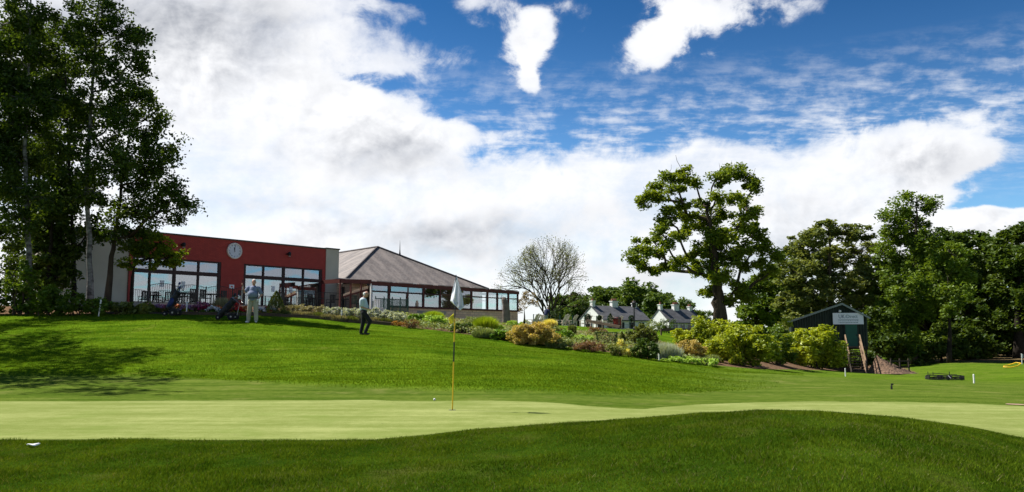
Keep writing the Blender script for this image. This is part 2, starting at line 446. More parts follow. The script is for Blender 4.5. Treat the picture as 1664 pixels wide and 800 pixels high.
shade_wood = sst(592 - PY0, 0, 6) * sst(PX0, 1440, 1500) * (GY > 60)
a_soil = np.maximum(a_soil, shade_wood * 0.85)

def set_attr(me, name, arr):
    at = me.attributes.new(name, 'FLOAT', 'POINT'); at.data.foreach_set('value', np.asarray(arr, dtype=np.float32).ravel())
# ---- turf material
mt = bpy.data.materials.new('turf'); mt.use_nodes = True; nt = mt.node_tree; bs = nt.nodes['Principled BSDF']
bs.inputs['Roughness'].default_value = 0.75; bs.inputs['Specular IOR Level'].default_value = 0.0
geo = nt.nodes.new('ShaderNodeNewGeometry'); pos = geo.outputs['Position']
def att(n):
    a = nt.nodes.new('ShaderNodeAttribute'); a.attribute_name = n; return V(nt, a.outputs['Fac'])
nfine = noise(nt, pos, 60, 4, 0.7); nmid = noise(nt, pos, 6, 6, 0.62); nbig = noise(nt, pos, 0.55, 5, 0.6)
nstr = noise(nt, mapping(nt, pos, scale=(0.22, 1.6, 1.0), rot=(0, 0, 0.06)), 1.5, 5, 0.6)
nstr2 = noise(nt, mapping(nt, pos, scale=(0.35, 3.0, 1.0), rot=(0, 0, -0.35)), 0.7, 4, 0.6)
apron = mixc(nt, (nmid * 0.5 + nstr * 0.7 - 0.1).step(0.3, 0.75), (0.050, 0.092, 0.009), (0.130, 0.172, 0.028))
green = mixc(nt, (nstr * 0.6 + nbig * 0.45 + (nmid - 0.5) * 0.35 + (nfine - 0.5) * 0.6 - 0.05).step(0.3, 0.78), (0.155, 0.190, 0.048), (0.290, 0.315, 0.115))
bank = mixc(nt, (nmid * 0.35 + nstr2 * 0.55 + nstr * 0.25 + nbig * 0.4 - 0.27 + (nfine - 0.5) * 0.3).step(0.32, 0.66), (0.028, 0.074, 0.003), (0.112, 0.185, 0.010))
fore = mixc(nt, (nmid * 0.5 + nbig * 0.5).step(0.35, 0.7), (0.016, 0.042, 0.003), (0.050, 0.092, 0.006))
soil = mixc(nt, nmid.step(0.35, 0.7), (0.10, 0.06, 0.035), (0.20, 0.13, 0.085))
worn = noise(nt, mapping(nt, pos, loc=(9, 4, 0)), 0.9, 5, 0.65); spk = noise(nt, mapping(nt, pos, loc=(2, 8, 0)), 9, 2, 0.5)
green = mixc(nt, worn.step(0.52, 0.68) * 0.45, green, (0.15, 0.20, 0.045)); green = mixc(nt, spk.step(0.70, 0.76) * 0.5, green, (0.12, 0.13, 0.05))
bank = mixc(nt, worn.step(0.55, 0.72) * 0.5, bank, (0.17, 0.19, 0.03)); apron = mixc(nt, worn.step(0.54, 0.70) * 0.6, apron, (0.17, 0.18, 0.05))
fore = mixc(nt, worn.step(0.52, 0.70) * 0.6, fore, (0.085, 0.085, 0.02))
c = mixc(nt, att('bank'), apron, bank); c = mixc(nt, att('green'), c, green); c = mixc(nt, att('fore'), c, fore)
c = mixc(nt, att('soil'), c, soil)
nt.links.new(c, bs.inputs['Base Color'])
bp = nt.nodes.new('ShaderNodeBump'); bp.inputs['Distance'].default_value = 0.03
nt.links.new(((1.0 - att('green') * 0.85) * 1.0).x, bp.inputs['Strength'])
nt.links.new((noise(nt, pos, 30, 5, 0.7) * 0.8 + nmid * 0.8).x, bp.inputs['Height']); nt.links.new(bp.outputs[0], bs.inputs['Normal'])
M_TURF = mt

nr, ncol = Zg.shape
idx = np.arange(nr * ncol).reshape(nr, ncol)
quads = np.stack([idx[:-1, :-1], idx[:-1, 1:], idx[1:, 1:], idx[1:, :-1]], -1).reshape(-1, 4)
verts = np.stack([GX, GY, Zg], -1).reshape(-1, 3)
def terrain_obj(name, sel, dz):
    q = quads[sel]; used = np.unique(q); remap = np.full(len(verts), -1); remap[used] = np.arange(len(used))
    vv = verts[used].copy(); vv[:, 2] += dz
    me = mesh_np(name, vv, remap[q].ravel(), np.full(len(q), 4), M_TURF, smooth=True)
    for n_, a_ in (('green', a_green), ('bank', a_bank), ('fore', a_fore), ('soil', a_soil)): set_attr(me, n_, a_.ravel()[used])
    o = bpy.data.objects.new(name, me); COL.objects.link(o); o['kind'] = 'structure'; return o
gq = a_green.ravel()[quads].mean(1)
terrain_obj('lawn', np.ones(len(quads), bool), 0.0)
terrain_obj('putting_green', gq > 0.5, 0.004)
# the land beyond and behind, out to the horizon
m_land = mat('far_grass', (0.05, 0.10, 0.02), (0.04, 0.07, 0.02), 0.9, 0.05)
n_ = 64; vs = [(0, 0, -3.2)] + [(3500 * math.cos(2 * math.pi * k / n_), 3500 * math.sin(2 * math.pi * k / n_), -3.2) for k in range(n_)]
mb = MB(); mb.add(vs, [(0, k + 1, (k + 1) % n_ + 1) for k in range(n_)]); mb.build('ground', m_land)['kind'] = 'structure'

# ---- grass blades
def blades(name, X, Y, h, wd, mtl, lean=0.5):
    n = len(X); Z = np.zeros(n)
    c = CX + X / Y * F
    fi = np.interp(c, gc, np.arange(len(gc))); fj = np.interp(np.log(Y), gl, np.arange(len(gl)))
    i = np.minimum(fi.astype(int), len(gc) - 2); j = np.minimum(fj.astype(int), len(gl) - 2); a = fi - i; b = fj - j
    Z = Zg[j, i] * (1 - a) * (1 - b) + Zg[j, i + 1] * a * (1 - b) + Zg[j + 1, i] * (1 - a) * b + Zg[j + 1, i + 1] * a * b
    th = rng.uniform(0, 2 * np.pi, n); ph = rng.uniform(0, 2 * np.pi, n); ln = rng.random(n) * lean * h
    base = np.stack([X, Y, Z - 0.004], -1)
    sdv = np.stack([np.cos(th), np.sin(th), np.zeros(n)], -1) * (wd / 2)[:, None]
    tip = base + np.stack([np.cos(ph) * ln, np.sin(ph) * ln, h], -1)
    vv = np.stack([base - sdv, base + sdv, tip], 1).reshape(-1, 3)
    me = mesh_np(name, vv, np.arange(3 * n), np.full(n, 3), mtl)
    o = bpy.data.objects.new(name, me); COL.objects.link(o); o['kind'] = 'stuff'
    o['category'] = 'grass'; return o
def pick(arr, X, Y):
    c = CX + X / Y * F; i = np.clip(np.round(np.interp(c, gc, np.arange(len(gc)))).astype(int), 0, len(gc) - 1)
    j = np.clip(np.round(np.interp(np.log(Y), gl, np.arange(len(gl)))).astype(int), 0, len(gl) - 1); return arr[j, i]
m_blade = leafmat('grass_blades', (0.012, 0.042, 0.002), (0.092, 0.150, 0.012), 0.3, 1.3, 0.0)
m_bladeb = leafmat('bank_blades', (0.026, 0.070, 0.003), (0.115, 0.190, 0.011), 0.3, 0.5, 0.0)
N = 620000
Y = np.sqrt(rng.uniform(3.2 ** 2, 11.3 ** 2, N)); cx = rng.uniform(-60, 1730, N); X = (cx - CX) / F * Y
keep = rng.random(N) < pick(a_fore, X, Y); X, Y = X[keep], Y[keep]
tall = (0.012 + 0.020 * rng.random(len(X)) ** 2) * (1 + .35 * np.clip(lump(11, 1, 1, X, Y, .35, .35), -1, 2))
dry = rng.random(len(X)) < .03 + .05 * np.clip(lump(12, 1, 1, X, Y, .8, .6), 0, 1.5)
tag(blades('dry_grass', X[dry], Y[dry], tall[dry] * 1.2, 0.004 + 0.004 * rng.random(dry.sum()), leafmat('dry_blades', (.10, .10, .03), (.22, .21, .09), .3, 1.3, 0, (1, 1, 1)), 1.4), 'pale dry blades mixed through the rough grass in the foreground')
X, Y, tall = X[~dry], Y[~dry], tall[~dry]
tag(blades('rough_grass', X, Y, tall, 0.0050 + 0.0035 * rng.random(len(X)), m_blade, 1.1), 'dark uneven rough grass on the mound in the foreground')
N = 420000
Y = rng.uniform(15, 41, N); cx = rng.uniform(-60, 1300, N); X = (cx - CX) / F * Y
keep = rng.random(N) < pick(a_bank * (1 - a_soil), X, Y) * np.clip(1.25 - Y / 60, 0, 1); X, Y = X[keep], Y[keep]
tag(blades('bank_grass', X, Y, 0.022 + 0.025 * rng.random(len(X)), 0.010 + 0.008 * rng.random(len(X)), m_bladeb, 1.3), 'bright green longer grass covering the bank below the clubhouse')

# ================================================================== plants
def leaf_mesh(name, C, size, mtl, flat=0.35, aspect=0.6):
    """one small four-sided leaf spray per centre, random facing, biased to lie flat"""
    n = len(C); nrm = rng.standard_normal((n, 3)); nrm[:, 2] = np.abs(nrm[:, 2]) + flat * 2
    nrm /= np.linalg.norm(nrm, axis=1)[:, None]
    t = rng.standard_normal((n, 3)); u = np.cross(nrm, t); u /= np.linalg.norm(u, axis=1)[:, None] + 1e-9
    v = np.cross(nrm, u); s = size * (0.6 + 0.8 * rng.random(n)); s = s[:, None]
    bend = nrm * s * 0.18
    vv = np.stack([C - u * s, C - v * s * aspect + bend, C + u * s, C + v * s * aspect + bend], 1).reshape(-1, 3)
    return mesh_np(name, vv, np.arange(4 * n), np.full(n, 4), mtl)
def lobe_points(lobes, dens, clump, spread=1.0, zf=0.6, hollow=0.45, lim=1.9):
    """lobes: (centre, rx, ry, rz); clumps spread towards the outside of each lobe, leaves gathered round each clump"""
    out = []; cl = []
    for (c, rx, ry, rz) in lobes:
        vol = rx * ry * rz; k = max(4, int(6.5 * (vol ** (1 / 3) / clump) ** 2.2 * 0.55))
        d = rng.standard_normal((k, 3)); d /= np.linalg.norm(d, axis=1)[:, None]
        r = (hollow + (1 - hollow) * rng.random(k) ** 0.6)[:, None]
        cc = np.array(c) + d * r * np.array([rx, ry, rz]) * spread
        cl.append(cc)
        m = max(3, int(dens))
        cr = clump * (0.55 + 0.7 * rng.random(k))
        pts = cc[:, None, :] + np.clip(rng.standard_normal((k, m, 3)), -lim, lim) * (cr[:, None, None] * np.array([0.5, 0.5, 0.5 * zf]))
        out.append(pts.reshape(-1, 3))
    return np.concatenate(out), cl
BARK = mat('bark', (0.085, 0.065, 0.045), (0.03, 0.024, 0.018), 0.95, 3.0, 0.03, 9, 0.1, stretch=(1, 1, 0.3))
BIRCH = mat('birch_bark', (0.26, 0.245, 0.225), (0.06, 0.05, 0.045), 0.85, 3.5, 0.02, 9, 0.1, stretch=(1, 1, 1.6))
DARKBARK = mat('dark_bark', (0.035, 0.028, 0.022), (0.015, 0.012, 0.010), 0.95, 3.0, 0.02, 9, 0.1)
def limb(mb, a, b, r0, r1, sag=0.12, n=6, seg=5):
    a = Vector(a); b = Vector(b); L = (b - a).length
    k1 = Vector(rng.uniform(-1, 1, 3)) * L * 0.07; k2 = Vector(rng.uniform(-1, 1, 3)) * L * 0.07
    pts = []
    for i in range(seg + 1):
        t = i / seg; q = a.lerp(b, t); q = q + Vector((0, 0, 1)) * L * sag * math.sin(math.pi * t) + k1 * math.sin(math.pi * t) + k2 * math.sin(2 * math.pi * t)
        pts.append(q)
    mb.tube(pts, [r0 + (r1 - r0) * (i / seg) for i in range(seg + 1)], n)
    return pts
def tree(name, label, cat, base, trunk, lobes, Yd, r0, leaf, mtl, bark, depth=2.0, dens=60, clump=0.5, zf=0.6, flat=0.35,
         group=None, limbs=True, rz=0.75, twigs=5, hollow=0.45, bare=0, aspect=0.6, at=None):
    """base: picture column of the trunk foot; trunk: picture points up the trunk; lobes: (px, py, r_px[, depth offset])
    measured at distance Yd; everything is laid out in metres round the foot"""
    B = onground(base, Yd); tr = [B - Vector((0, 0, 0.15))]
    for (px, py) in trunk: tr.append(P(px, py, Yd))
    root = empty(name, B, 0, label, cat, group)
    k = Yd / F; LW = []
    for L in lobes:
        off = L[3] if len(L) > 3 else rng.uniform(-1, 1) * depth
        q = P(L[0], L[1], Yd + off); r = L[2] * k
        LW.append(((q.x, q.y, q.z), r, r * 0.95, r * rz))
    pts, cl = lobe_points(LW, dens, clump, 1.0, zf, hollow)
    mb = MB(); nT = len(tr)
    rr = [r0 * (1.35 if i == 0 else 1.0) * (1 - 0.85 * i / (nT - 1)) for i in range(nT)]
    # smooth the trunk line
    fine = []; fr = []
    for i in range(nT - 1):
        for s_ in range(4):
            t = s_ / 4; fine.append(tr[i].lerp(tr[i + 1], t) + Vector((rng.normal() * r0 * .12, rng.normal() * r0 * .12, 0)) * (1 if i + s_ else 0)); fr.append(rr[i] * (1 - t) + rr[i + 1] * t)
    fine.append(tr[-1]); fr.append(rr[-1]); mb.tube(fine, fr, 10)
    if limbs:
        # limbs: every lobe hangs on the nearest limb already grown, so boughs fork instead of fanning out
        nodes = [(fine[i], fr[i], 0.0, None) for i in range(4, len(fine))]; order = sorted(range(len(LW)), key=lambda q: min((Vector(LW[q][0]) - f_[0]).length for f_ in nodes)); base_n = len(nodes)
        par = {}
        for q in order:
            c0 = Vector(LW[q][0]); best = min(range(len(nodes)), key=lambda i: (nodes[i][0] - c0).length + .25 * nodes[i][2] + 1.2 * max(0, nodes[i][0].z - c0.z + .2 * (nodes[i][0].xy - c0.xy).length))
            par[len(nodes)] = (best, q); nodes.append((c0, 0, nodes[best][2] + (nodes[best][0] - c0).length, q))
        cnt = {n_: 1 for n_ in par}
        for n_ in sorted(par, reverse=True):
            if par[n_][0] in cnt: cnt[par[n_][0]] += cnt[n_]
        for n_, (b_i, q) in par.items():
            rr_ = (.030 + .012 * (r0 / .3)) * math.sqrt(cnt[n_]) * 1.15; r1_ = rr_ * .75
            ra = min(rr_ * 1.15, nodes[b_i][1] * .75) if b_i < base_n else rr_
            limb(mb, nodes[b_i][0], nodes[n_][0], ra, r1_, 0.05)
            cc = cl[q]
            for j in range(min(twigs, len(cc))): limb(mb, nodes[n_][0], cc[j], min(.03, r1_), 0.012, 0.03, 4, 3)
    for j in range(bare):
        lw = LW[j % len(LW)]; c0 = Vector(lw[0]); limb(mb, c0, c0 + Vector((rng.uniform(-.7, .7), rng.uniform(-.7, .7), rng.uniform(.8, 1.3))) * lw[1] * 1.4, 0.03, 0.01, 0, 4, 3)
    mb.v = [(v[0] - B.x, v[1] - B.y, v[2] - B.z) for v in mb.v]; o = mb.build('trunk', bark, root, True)
    me = leaf_mesh('crown', pts - np.array(B), leaf, mtl, flat, aspect); o = bpy.data.objects.new('crown', me); COL.objects.link(o); o.parent = root
    return root
L_BIRCH = leafmat('birch_leaves', (0.014, 0.036, 0.006), (0.060, 0.105, 0.014), 0.38)
L_MAPLE = leafmat('maple_leaves', (0.05, 0.11, 0.008), (0.15, 0.22, 0.014), 0.4)
L_SYC = leafmat('sycamore_leaves', (0.050, 0.100, 0.012), (0.160, 0.225, 0.026), 0.42, 0.3)
L_GREY = leafmat('grey_green_leaves', (0.060, 0.095, 0.032), (0.150, 0.195, 0.070), 0.38, 0.3)
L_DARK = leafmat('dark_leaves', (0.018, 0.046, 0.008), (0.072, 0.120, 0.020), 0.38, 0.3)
L_MID = leafmat('wood_leaves', (0.036, 0.080, 0.012), (0.120, 0.195, 0.026), 0.38, 0.3)
L_FAR = leafmat('far_leaves', (0.030, 0.068, 0.014), (0.080, 0.135, 0.030), 0.3, 0.1)
L_LAUREL = leafmat('laurel_leaves', (0.07, 0.13, 0.008), (0.32, 0.40, 0.028), 0.35, 0.8, 0.025)
L_LAUREL2 = leafmat('dark_laurel_leaves', (0.03, 0.07, 0.008), (0.10, 0.17, 0.018), 0.3, 0.8, 0.02)
L_PALE = leafmat('pale_spring_leaves', (0.10, 0.12, 0.05), (0.24, 0.26, 0.12), 0.4, .6, .02, (1.1, 1.1, 1.1))

# ---- birches and their neighbours on the left
tree('birch_tree', 'white-barked birch nearest the clubhouse wall among the tall trees on the left', 'tree', 147,
     [(146, 440), (144, 380), (140, 300), (146, 200), (152, 100), (160, 0), (168, -80)],
     [(155, 25, 42), (195, 60, 38), (140, 95, 45), (195, 130, 42), (150, 170, 42), (215, 100, 24), (190, 200, 42), (140, 240, 38), (185, 270, 40), (150, 310, 34), (160, -60, 60), (225, 150, 22), (232, 55, 12)],
     39, .15, .085, L_BIRCH, BIRCH, 1.4, 95, .50, 0.8, 0.1)
tree('birch_tree', 'leaning birch with brown trunk, rightmost of the tall trees on the left', 'tree', 174,
     [(180, 430), (187, 380), (195, 320), (205, 250), (215, 190)],
     [(235, 195, 36), (255, 235, 36), (215, 250, 42), (265, 275, 34), (288, 305, 26), (230, 300, 40), (275, 330, 28), (305, 330, 14), (250, 350, 24), (200, 350, 38), (245, 160, 20), (220, 160, 30), (290, 350, 13), (210, 385, 28)],
     41, .15, .085, L_BIRCH, BARK, 1.2, 90, .50, 0.8, 0.1)
tree('birch_tree', 'slim dark-trunked birch just left of the white-barked birch', 'tree', 121,
     [(120, 430), (116, 330), (110, 220), (106, 100), (100, 20)],
     [(130, 60, 32), (90, 120, 38), (115, 190, 40), (85, 250, 38), (120, 300, 38), (90, 350, 38), (120, 390, 32), (100, 50, 24), (170, 370, 30)],
     43, .12, .095, L_BIRCH, DARKBARK, 1.2, 90, .5, 0.8, 0.1)
tree('birch_tree', 'rough-barked birch with a crooked stem at the left over the hedge', 'tree', 48,
     [(47, 430), (44, 340), (40, 240), (46, 140), (50, 40), (52, -60)],
     [(45, 25, 42), (20, 90, 42), (65, 90, 34), (45, 160, 46), (15, 200, 42), (70, 220, 34), (35, 270, 42), (65, 320, 32), (10, 300, 32), (40, 370, 24), (75, 160, 34), (40, -60, 60), (-30, 120, 60), (-40, 230, 55), (15, 140, 40), (20, 260, 36), (5, 40, 50), (25, 350, 26)],
     38, .15, .085, L_BIRCH, BIRCH, 1.4, 100, .50, 0.8, 0.1)
for i_, (px_, Y_, top_, rr_, lb_) in enumerate(((-215, 28, 640, 84, 'unseen tree added outside the left edge beyond the bank to shade the slope'), (-200, 22.5, 640, 84, 'unseen tree added outside the left edge by the bank foot to shade the slope'), (-250, 36, 600, 66, 'unseen tree added outside the left edge behind the hedge end to shade the crest'))):
    tree('added_shade_tree', lb_, 'tree', px_, [(px_, 460), (px_, 300), (px_, 100)], [(px_ + dx, 420 - top_ * t + dy, rr_) for dx, dy, t in ((-50, 0, .1), (45, 10, .2), (0, 0, .32), (-55, 0, .45), (50, 0, .5), (0, 0, .62), (-45, 0, .75), (45, 0, .8), (0, 0, .95), (0, 0, .2))], Y_, .2, .10, L_BIRCH, BARK, 2.6, 34, .7)  # unseen trees added outside the view to throw shade on the left slope
tree('dense_tree', 'dense dark tree standing behind the crooked birch and the slim dark birch', 'tree', 72,
     [(72, 440), (70, 300), (74, 160)], [(70, 120, 44), (40, 170, 44), (95, 180, 40), (20, 230, 44), (75, 250, 46), (110, 290, 36), (30, 310, 46), (75, 340, 44), (20, 380, 42), (60, 410, 40), (105, 400, 30), (15, 440, 36), (60, 60, 36), (20, 60, 40)],
     46, .18, .10, L_DARK, DARKBARK, 1.5, 95, .55, 0.8, 0.1)
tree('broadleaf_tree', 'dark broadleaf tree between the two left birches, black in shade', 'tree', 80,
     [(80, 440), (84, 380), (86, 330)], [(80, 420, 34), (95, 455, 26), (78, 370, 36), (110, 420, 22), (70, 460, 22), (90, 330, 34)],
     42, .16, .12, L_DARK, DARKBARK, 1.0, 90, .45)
tree('young_maple', 'small maple with bright yellow-green leaves in front of the red wall', 'tree', 213,
     [(214, 450), (222, 420), (240, 405)],
     [(245, 420, 25), (215, 405, 22), (270, 420, 20), (292, 412, 13), (262, 395, 20), (205, 430, 14), (285, 428, 12), (235, 390, 20)],
     43, .07, .085, L_MAPLE, DARKBARK, 0.7, 55, .30, 0.6)

# ---- the big sycamore
tree('sycamore_tree', 'large old sycamore with thick trunk, open arching limbs and clumped leaves', 'tree', 1174,
     [(1168, 500), (1166, 470), (1160, 420), (1152, 370), (1150, 335)],
     [(1190, 282, 20), (1214, 296, 17), (1228, 305, 10), (1168, 290, 16), (1108, 284, 17), (1088, 288, 15), (1066, 302, 13), (1052, 318, 11), (1044, 330, 8), (1100, 308, 12), (1128, 298, 11), (1072, 322, 8),
      (1090, 360, 17), (1070, 372, 12), (1118, 352, 15), (1148, 362, 17), (1178, 356, 16), (1208, 352, 14), (1224, 372, 16), (1238, 388, 15), (1120, 378, 15), (1160, 385, 19), (1190, 385, 18), (1210, 400, 14),
      (1038, 400, 14), (1028, 420, 11), (1044, 430, 12), (1058, 445, 10), (1060, 392, 13), (1078, 412, 12), (1086, 400, 12), (1046, 412, 12),
      (1250, 408, 13), (1258, 418, 9), (1254, 438, 10), (1232, 428, 12), (1240, 448, 9), (1185, 420, 19), (1208, 432, 14), (1160, 430, 20), (1142, 446, 14), (1178, 452, 18), (1196, 468, 15), (1150, 470, 16), (1212, 480, 12), (1185, 488, 12), (1138, 410, 14), (1150, 400, 18), (1170, 405, 18), (1200, 370, 14), (1130, 365, 14), (1165, 340, 14), (1225, 405, 12), (1190, 322, 13), (1212, 330, 10), (1168, 322, 10), (1110, 332, 12), (1085, 342, 9), (1226, 342, 11), (1102, 386, 11), (1140, 330, 10), (1100, 428, 8), (1118, 418, 9), (1084, 438, 8), (1128, 432, 10)],
     65, .60, .13, L_SYC, BARK, 2.6, 140, .55, 0.75, 0.4, rz=0.78, twigs=6, bare=10)

# ---- sparse multi-stemmed tree in the middle
def sparse_tree():
    Yd = 97; B = onground(893, Yd); mb = MB(); tips = []
    def grow(p, d, L, r, depth):
        q = p + d * L
        mid = p.lerp(q, .5) + Vector(rng.uniform(-1, 1, 3)) * L * .07
        mb.tube([p, mid, q], [r, r * .85, r * .7], 5 if depth < 3 else 4)
        if depth >= 3: tips.append(q); tips.append(mid)
        if depth >= 7: return
        for i in range(3 if depth in (1, 3) else 2):
            ax = Vector(rng.uniform(-1, 1, 3)).normalized()
            nd = (d + ax * (0.62 if depth else .6) + Vector((0, 0, .10))).normalized()
            grow(q, nd, L * rng.uniform(.70, .86), r * .66, depth + 1)
    for dx_, L in ((-.26, 2.8), (.28, 2.7), (.02, 3.3), (-.50, 2.2), (.50, 2.1), (.14, 3.1), (-.12, 3.1)):
        grow(B - Vector((0, 0, .1)), Vector((dx_, rng.uniform(-.3, .3), 1)).normalized(), L, .17, 1)
    root = empty('sparse_tree', B, 0, 'round sparse tree with bare twigs and few pale leaves above the terrace', 'tree')
    mb.v = [(v[0] - B.x, v[1] - B.y, v[2] - B.z) for v in mb.v]; o = mb.build('trunk', BARK, root)
    root.scale = (.80, .80, .93)
    T = np.array([tuple(t) for t in tips]); sel = T[rng.integers(0, len(T), 7500)] + rng.standard_normal((7500, 3)) * .30
    me = leaf_mesh('crown', sel - np.array(B), .085, L_PALE, 0.2); o = bpy.data.objects.new('crown', me); COL.objects.link(o); o.parent = root
sparse_tree()

# ---- wood on the right
tree('broad_tree', 'broad grey-green tree with layered drooping boughs behind the green shed', 'tree', 1350,
     [(1350, 500), (1348, 430), (1346, 370)],
     [(1300, 400, 26), (1345, 372, 22), (1325, 385, 24), (1372, 378, 20), (1400, 378, 20), (1290, 440, 30), (1330, 425, 36), (1375, 420, 36), (1415, 400, 18), (1285, 490, 30), (1325, 475, 36), (1370, 470, 38), (1405, 450, 26), (1278, 460, 18), (1400, 500, 30), (1340, 520, 36), (1292, 530, 26), (1395, 545, 30)],
     92, .5, .20, L_GREY, BARK, 3.5, 85, .75, 0.5, 0.6, hollow=.5)
tree('ash_tree', 'tallest tree of the right-hand wood with an open feathery top', 'tree', 1485,
     [(1484, 520), (1482, 450), (1486, 400), (1490, 350), (1490, 322)],
     [(1480, 326, 15), (1500, 332, 14), (1518, 336, 12), (1462, 340, 13), (1442, 350, 9), (1470, 358, 15), (1498, 362, 15), (1448, 382, 18), (1465, 372, 16), (1488, 375, 18), (1508, 385, 16), (1440, 410, 16), (1475, 392, 18), (1500, 402, 20), (1455, 420, 20), (1490, 430, 22), (1440, 450, 16), (1470, 465, 24), (1505, 470, 24), (1450, 500, 24), (1490, 510, 26), (1465, 545, 28), (1500, 560, 24), (1435, 540, 22)],
     86, .32, .16, L_MID, BARK, 2.5, 120, .8, 0.8, 0.4, rz=.95)
tree('lime_tree', 'lighter green tree with drooping sprays in the middle of the right-hand wood', 'tree', 1543,
     [(1543, 520), (1540, 450)],
     [(1540, 408, 18), (1560, 420, 18), (1530, 435, 22), (1555, 450, 24), (1535, 475, 22), (1560, 480, 18), (1545, 502, 14), (1518, 415, 12)],
     82, .22, .16, L_MID, DARKBARK, 1.6, 90, .7, 0.7, 0.4, rz=.95)
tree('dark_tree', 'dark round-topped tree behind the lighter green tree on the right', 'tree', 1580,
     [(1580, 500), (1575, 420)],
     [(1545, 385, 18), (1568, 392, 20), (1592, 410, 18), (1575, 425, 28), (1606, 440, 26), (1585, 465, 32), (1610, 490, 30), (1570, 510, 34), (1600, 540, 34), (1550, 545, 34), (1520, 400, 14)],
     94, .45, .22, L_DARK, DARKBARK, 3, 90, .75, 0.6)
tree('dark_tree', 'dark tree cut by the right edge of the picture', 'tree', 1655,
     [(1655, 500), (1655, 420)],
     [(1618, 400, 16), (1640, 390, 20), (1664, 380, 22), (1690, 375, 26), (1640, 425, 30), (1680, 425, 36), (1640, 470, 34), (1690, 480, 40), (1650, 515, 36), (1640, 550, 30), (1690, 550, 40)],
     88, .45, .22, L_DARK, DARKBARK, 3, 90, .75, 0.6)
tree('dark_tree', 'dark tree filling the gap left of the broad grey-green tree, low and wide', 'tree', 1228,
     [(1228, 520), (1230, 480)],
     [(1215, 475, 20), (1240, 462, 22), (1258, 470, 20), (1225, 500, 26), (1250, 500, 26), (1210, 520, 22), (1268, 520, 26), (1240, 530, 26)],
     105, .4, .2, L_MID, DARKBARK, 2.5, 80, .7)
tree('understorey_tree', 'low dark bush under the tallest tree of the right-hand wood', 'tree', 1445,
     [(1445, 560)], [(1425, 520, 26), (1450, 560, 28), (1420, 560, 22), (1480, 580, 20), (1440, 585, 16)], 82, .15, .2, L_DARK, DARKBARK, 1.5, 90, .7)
tree('understorey_tree', 'dark bush added behind the stilts, standing in for shade under the green shed', 'tree', 1372,
     [(1372, 585)], [(1350, 582, 18), (1372, 585, 18), (1395, 582, 18), (1340, 560, 16), (1330, 585, 16), (1412, 585, 14)], 76, .12, .15, L_DARK, DARKBARK, .6, 80, .5)  # bush put in to darken the open space under the shed
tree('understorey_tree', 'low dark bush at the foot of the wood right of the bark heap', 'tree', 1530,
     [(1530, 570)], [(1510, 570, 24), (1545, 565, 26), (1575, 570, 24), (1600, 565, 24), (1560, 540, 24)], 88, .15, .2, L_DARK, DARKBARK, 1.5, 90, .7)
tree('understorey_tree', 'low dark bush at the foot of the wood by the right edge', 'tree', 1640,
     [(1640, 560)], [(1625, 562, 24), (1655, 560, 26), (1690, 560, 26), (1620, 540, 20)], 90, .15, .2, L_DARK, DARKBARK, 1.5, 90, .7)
proto_wood = tree('wood_tree', 'half-hidden dark tree deep in the right-hand wood', 'tree', 1420,
     [(1420, 520), (1420, 470)],
     [(1420, 440, 26), (1400, 470, 28), (1440, 475, 28), (1420, 500, 32), (1395, 520, 28), (1445, 525, 28), (1420, 545, 30)],
     108, .4, .3, L_DARK, DARKBARK, 3, 60, 1.0, group='trees deep in the right-hand wood')
for px, Yd, s_ in ((1460, 112, .95), (1505, 108, 1.25), (1555, 112, 1.2), (1610, 110, 1.25), (1665, 112, 1.3), (1300, 115, 1.1), (1730, 108, 1.4)):
    c_ = copy_tree(proto_wood); c_.location = onground(px, Yd); c_.scale = (s_ * 1.1, s_ * 1.1, s_); c_.rotation_euler.z = rng.uniform(0, 6.28)
# ---- far wood behind the cottages
def far_wood():
    kinds = []
    for i in range(3):
        lob = [(1000 + rng.uniform(-18, 18), 500 + rng.uniform(-16, 22), rng.uniform(11, 17)) for _ in range(9)] + [(1000, 484, 13)]
        kinds.append(tree('woodland_tree', 'rounded mid-green tree in the far wood behind the white cottages', 'tree', 1000, [(1000, 515), (1000, 500)], lob, 190, .5, .42, L_FAR, DARKBARK, 4, 70, 1.3, group='trees of the far wood behind the cottages'))
    first = [True] * 3
    L = [(928, 481, 200), (955, 474, 195), (978, 472, 205), (1003, 470, 198), (1030, 462, 190), (1052, 466, 200), (1076, 478, 192), (1098, 489, 198), (1113, 492, 190), (938, 492, 176), (990, 490, 182), (1065, 482, 178), (1126, 505, 200), (1145, 508, 210), (912, 500, 190)]
    for i, (px, top, Yd) in enumerate(L):
        k = i % 3; o = kinds[k] if first[k] else copy_tree(kinds[k]); first[k] = False
        B = onground(px, Yd); need = P(px, top, Yd).z - B.z; s_ = need / 7.9
        o.location = B; o.scale = (s_ * 1.05, s_ * 1.05, s_); o.rotation_euler.z = rng.uniform(0, 6.28)
    tree('bare_scrub', 'brown half-bare scrub beside the end of the conservatory', 'shrub', 852, [(852, 500)], [(845, 488, 12), (858, 480, 12), (868, 492, 10), (846, 502, 10)], 85, .1, .08,
         leafmat('brown_leaves', (0.10, 0.085, 0.05), (0.20, 0.17, 0.10), .3), BARK, .8, 26, .35)
far_wood()

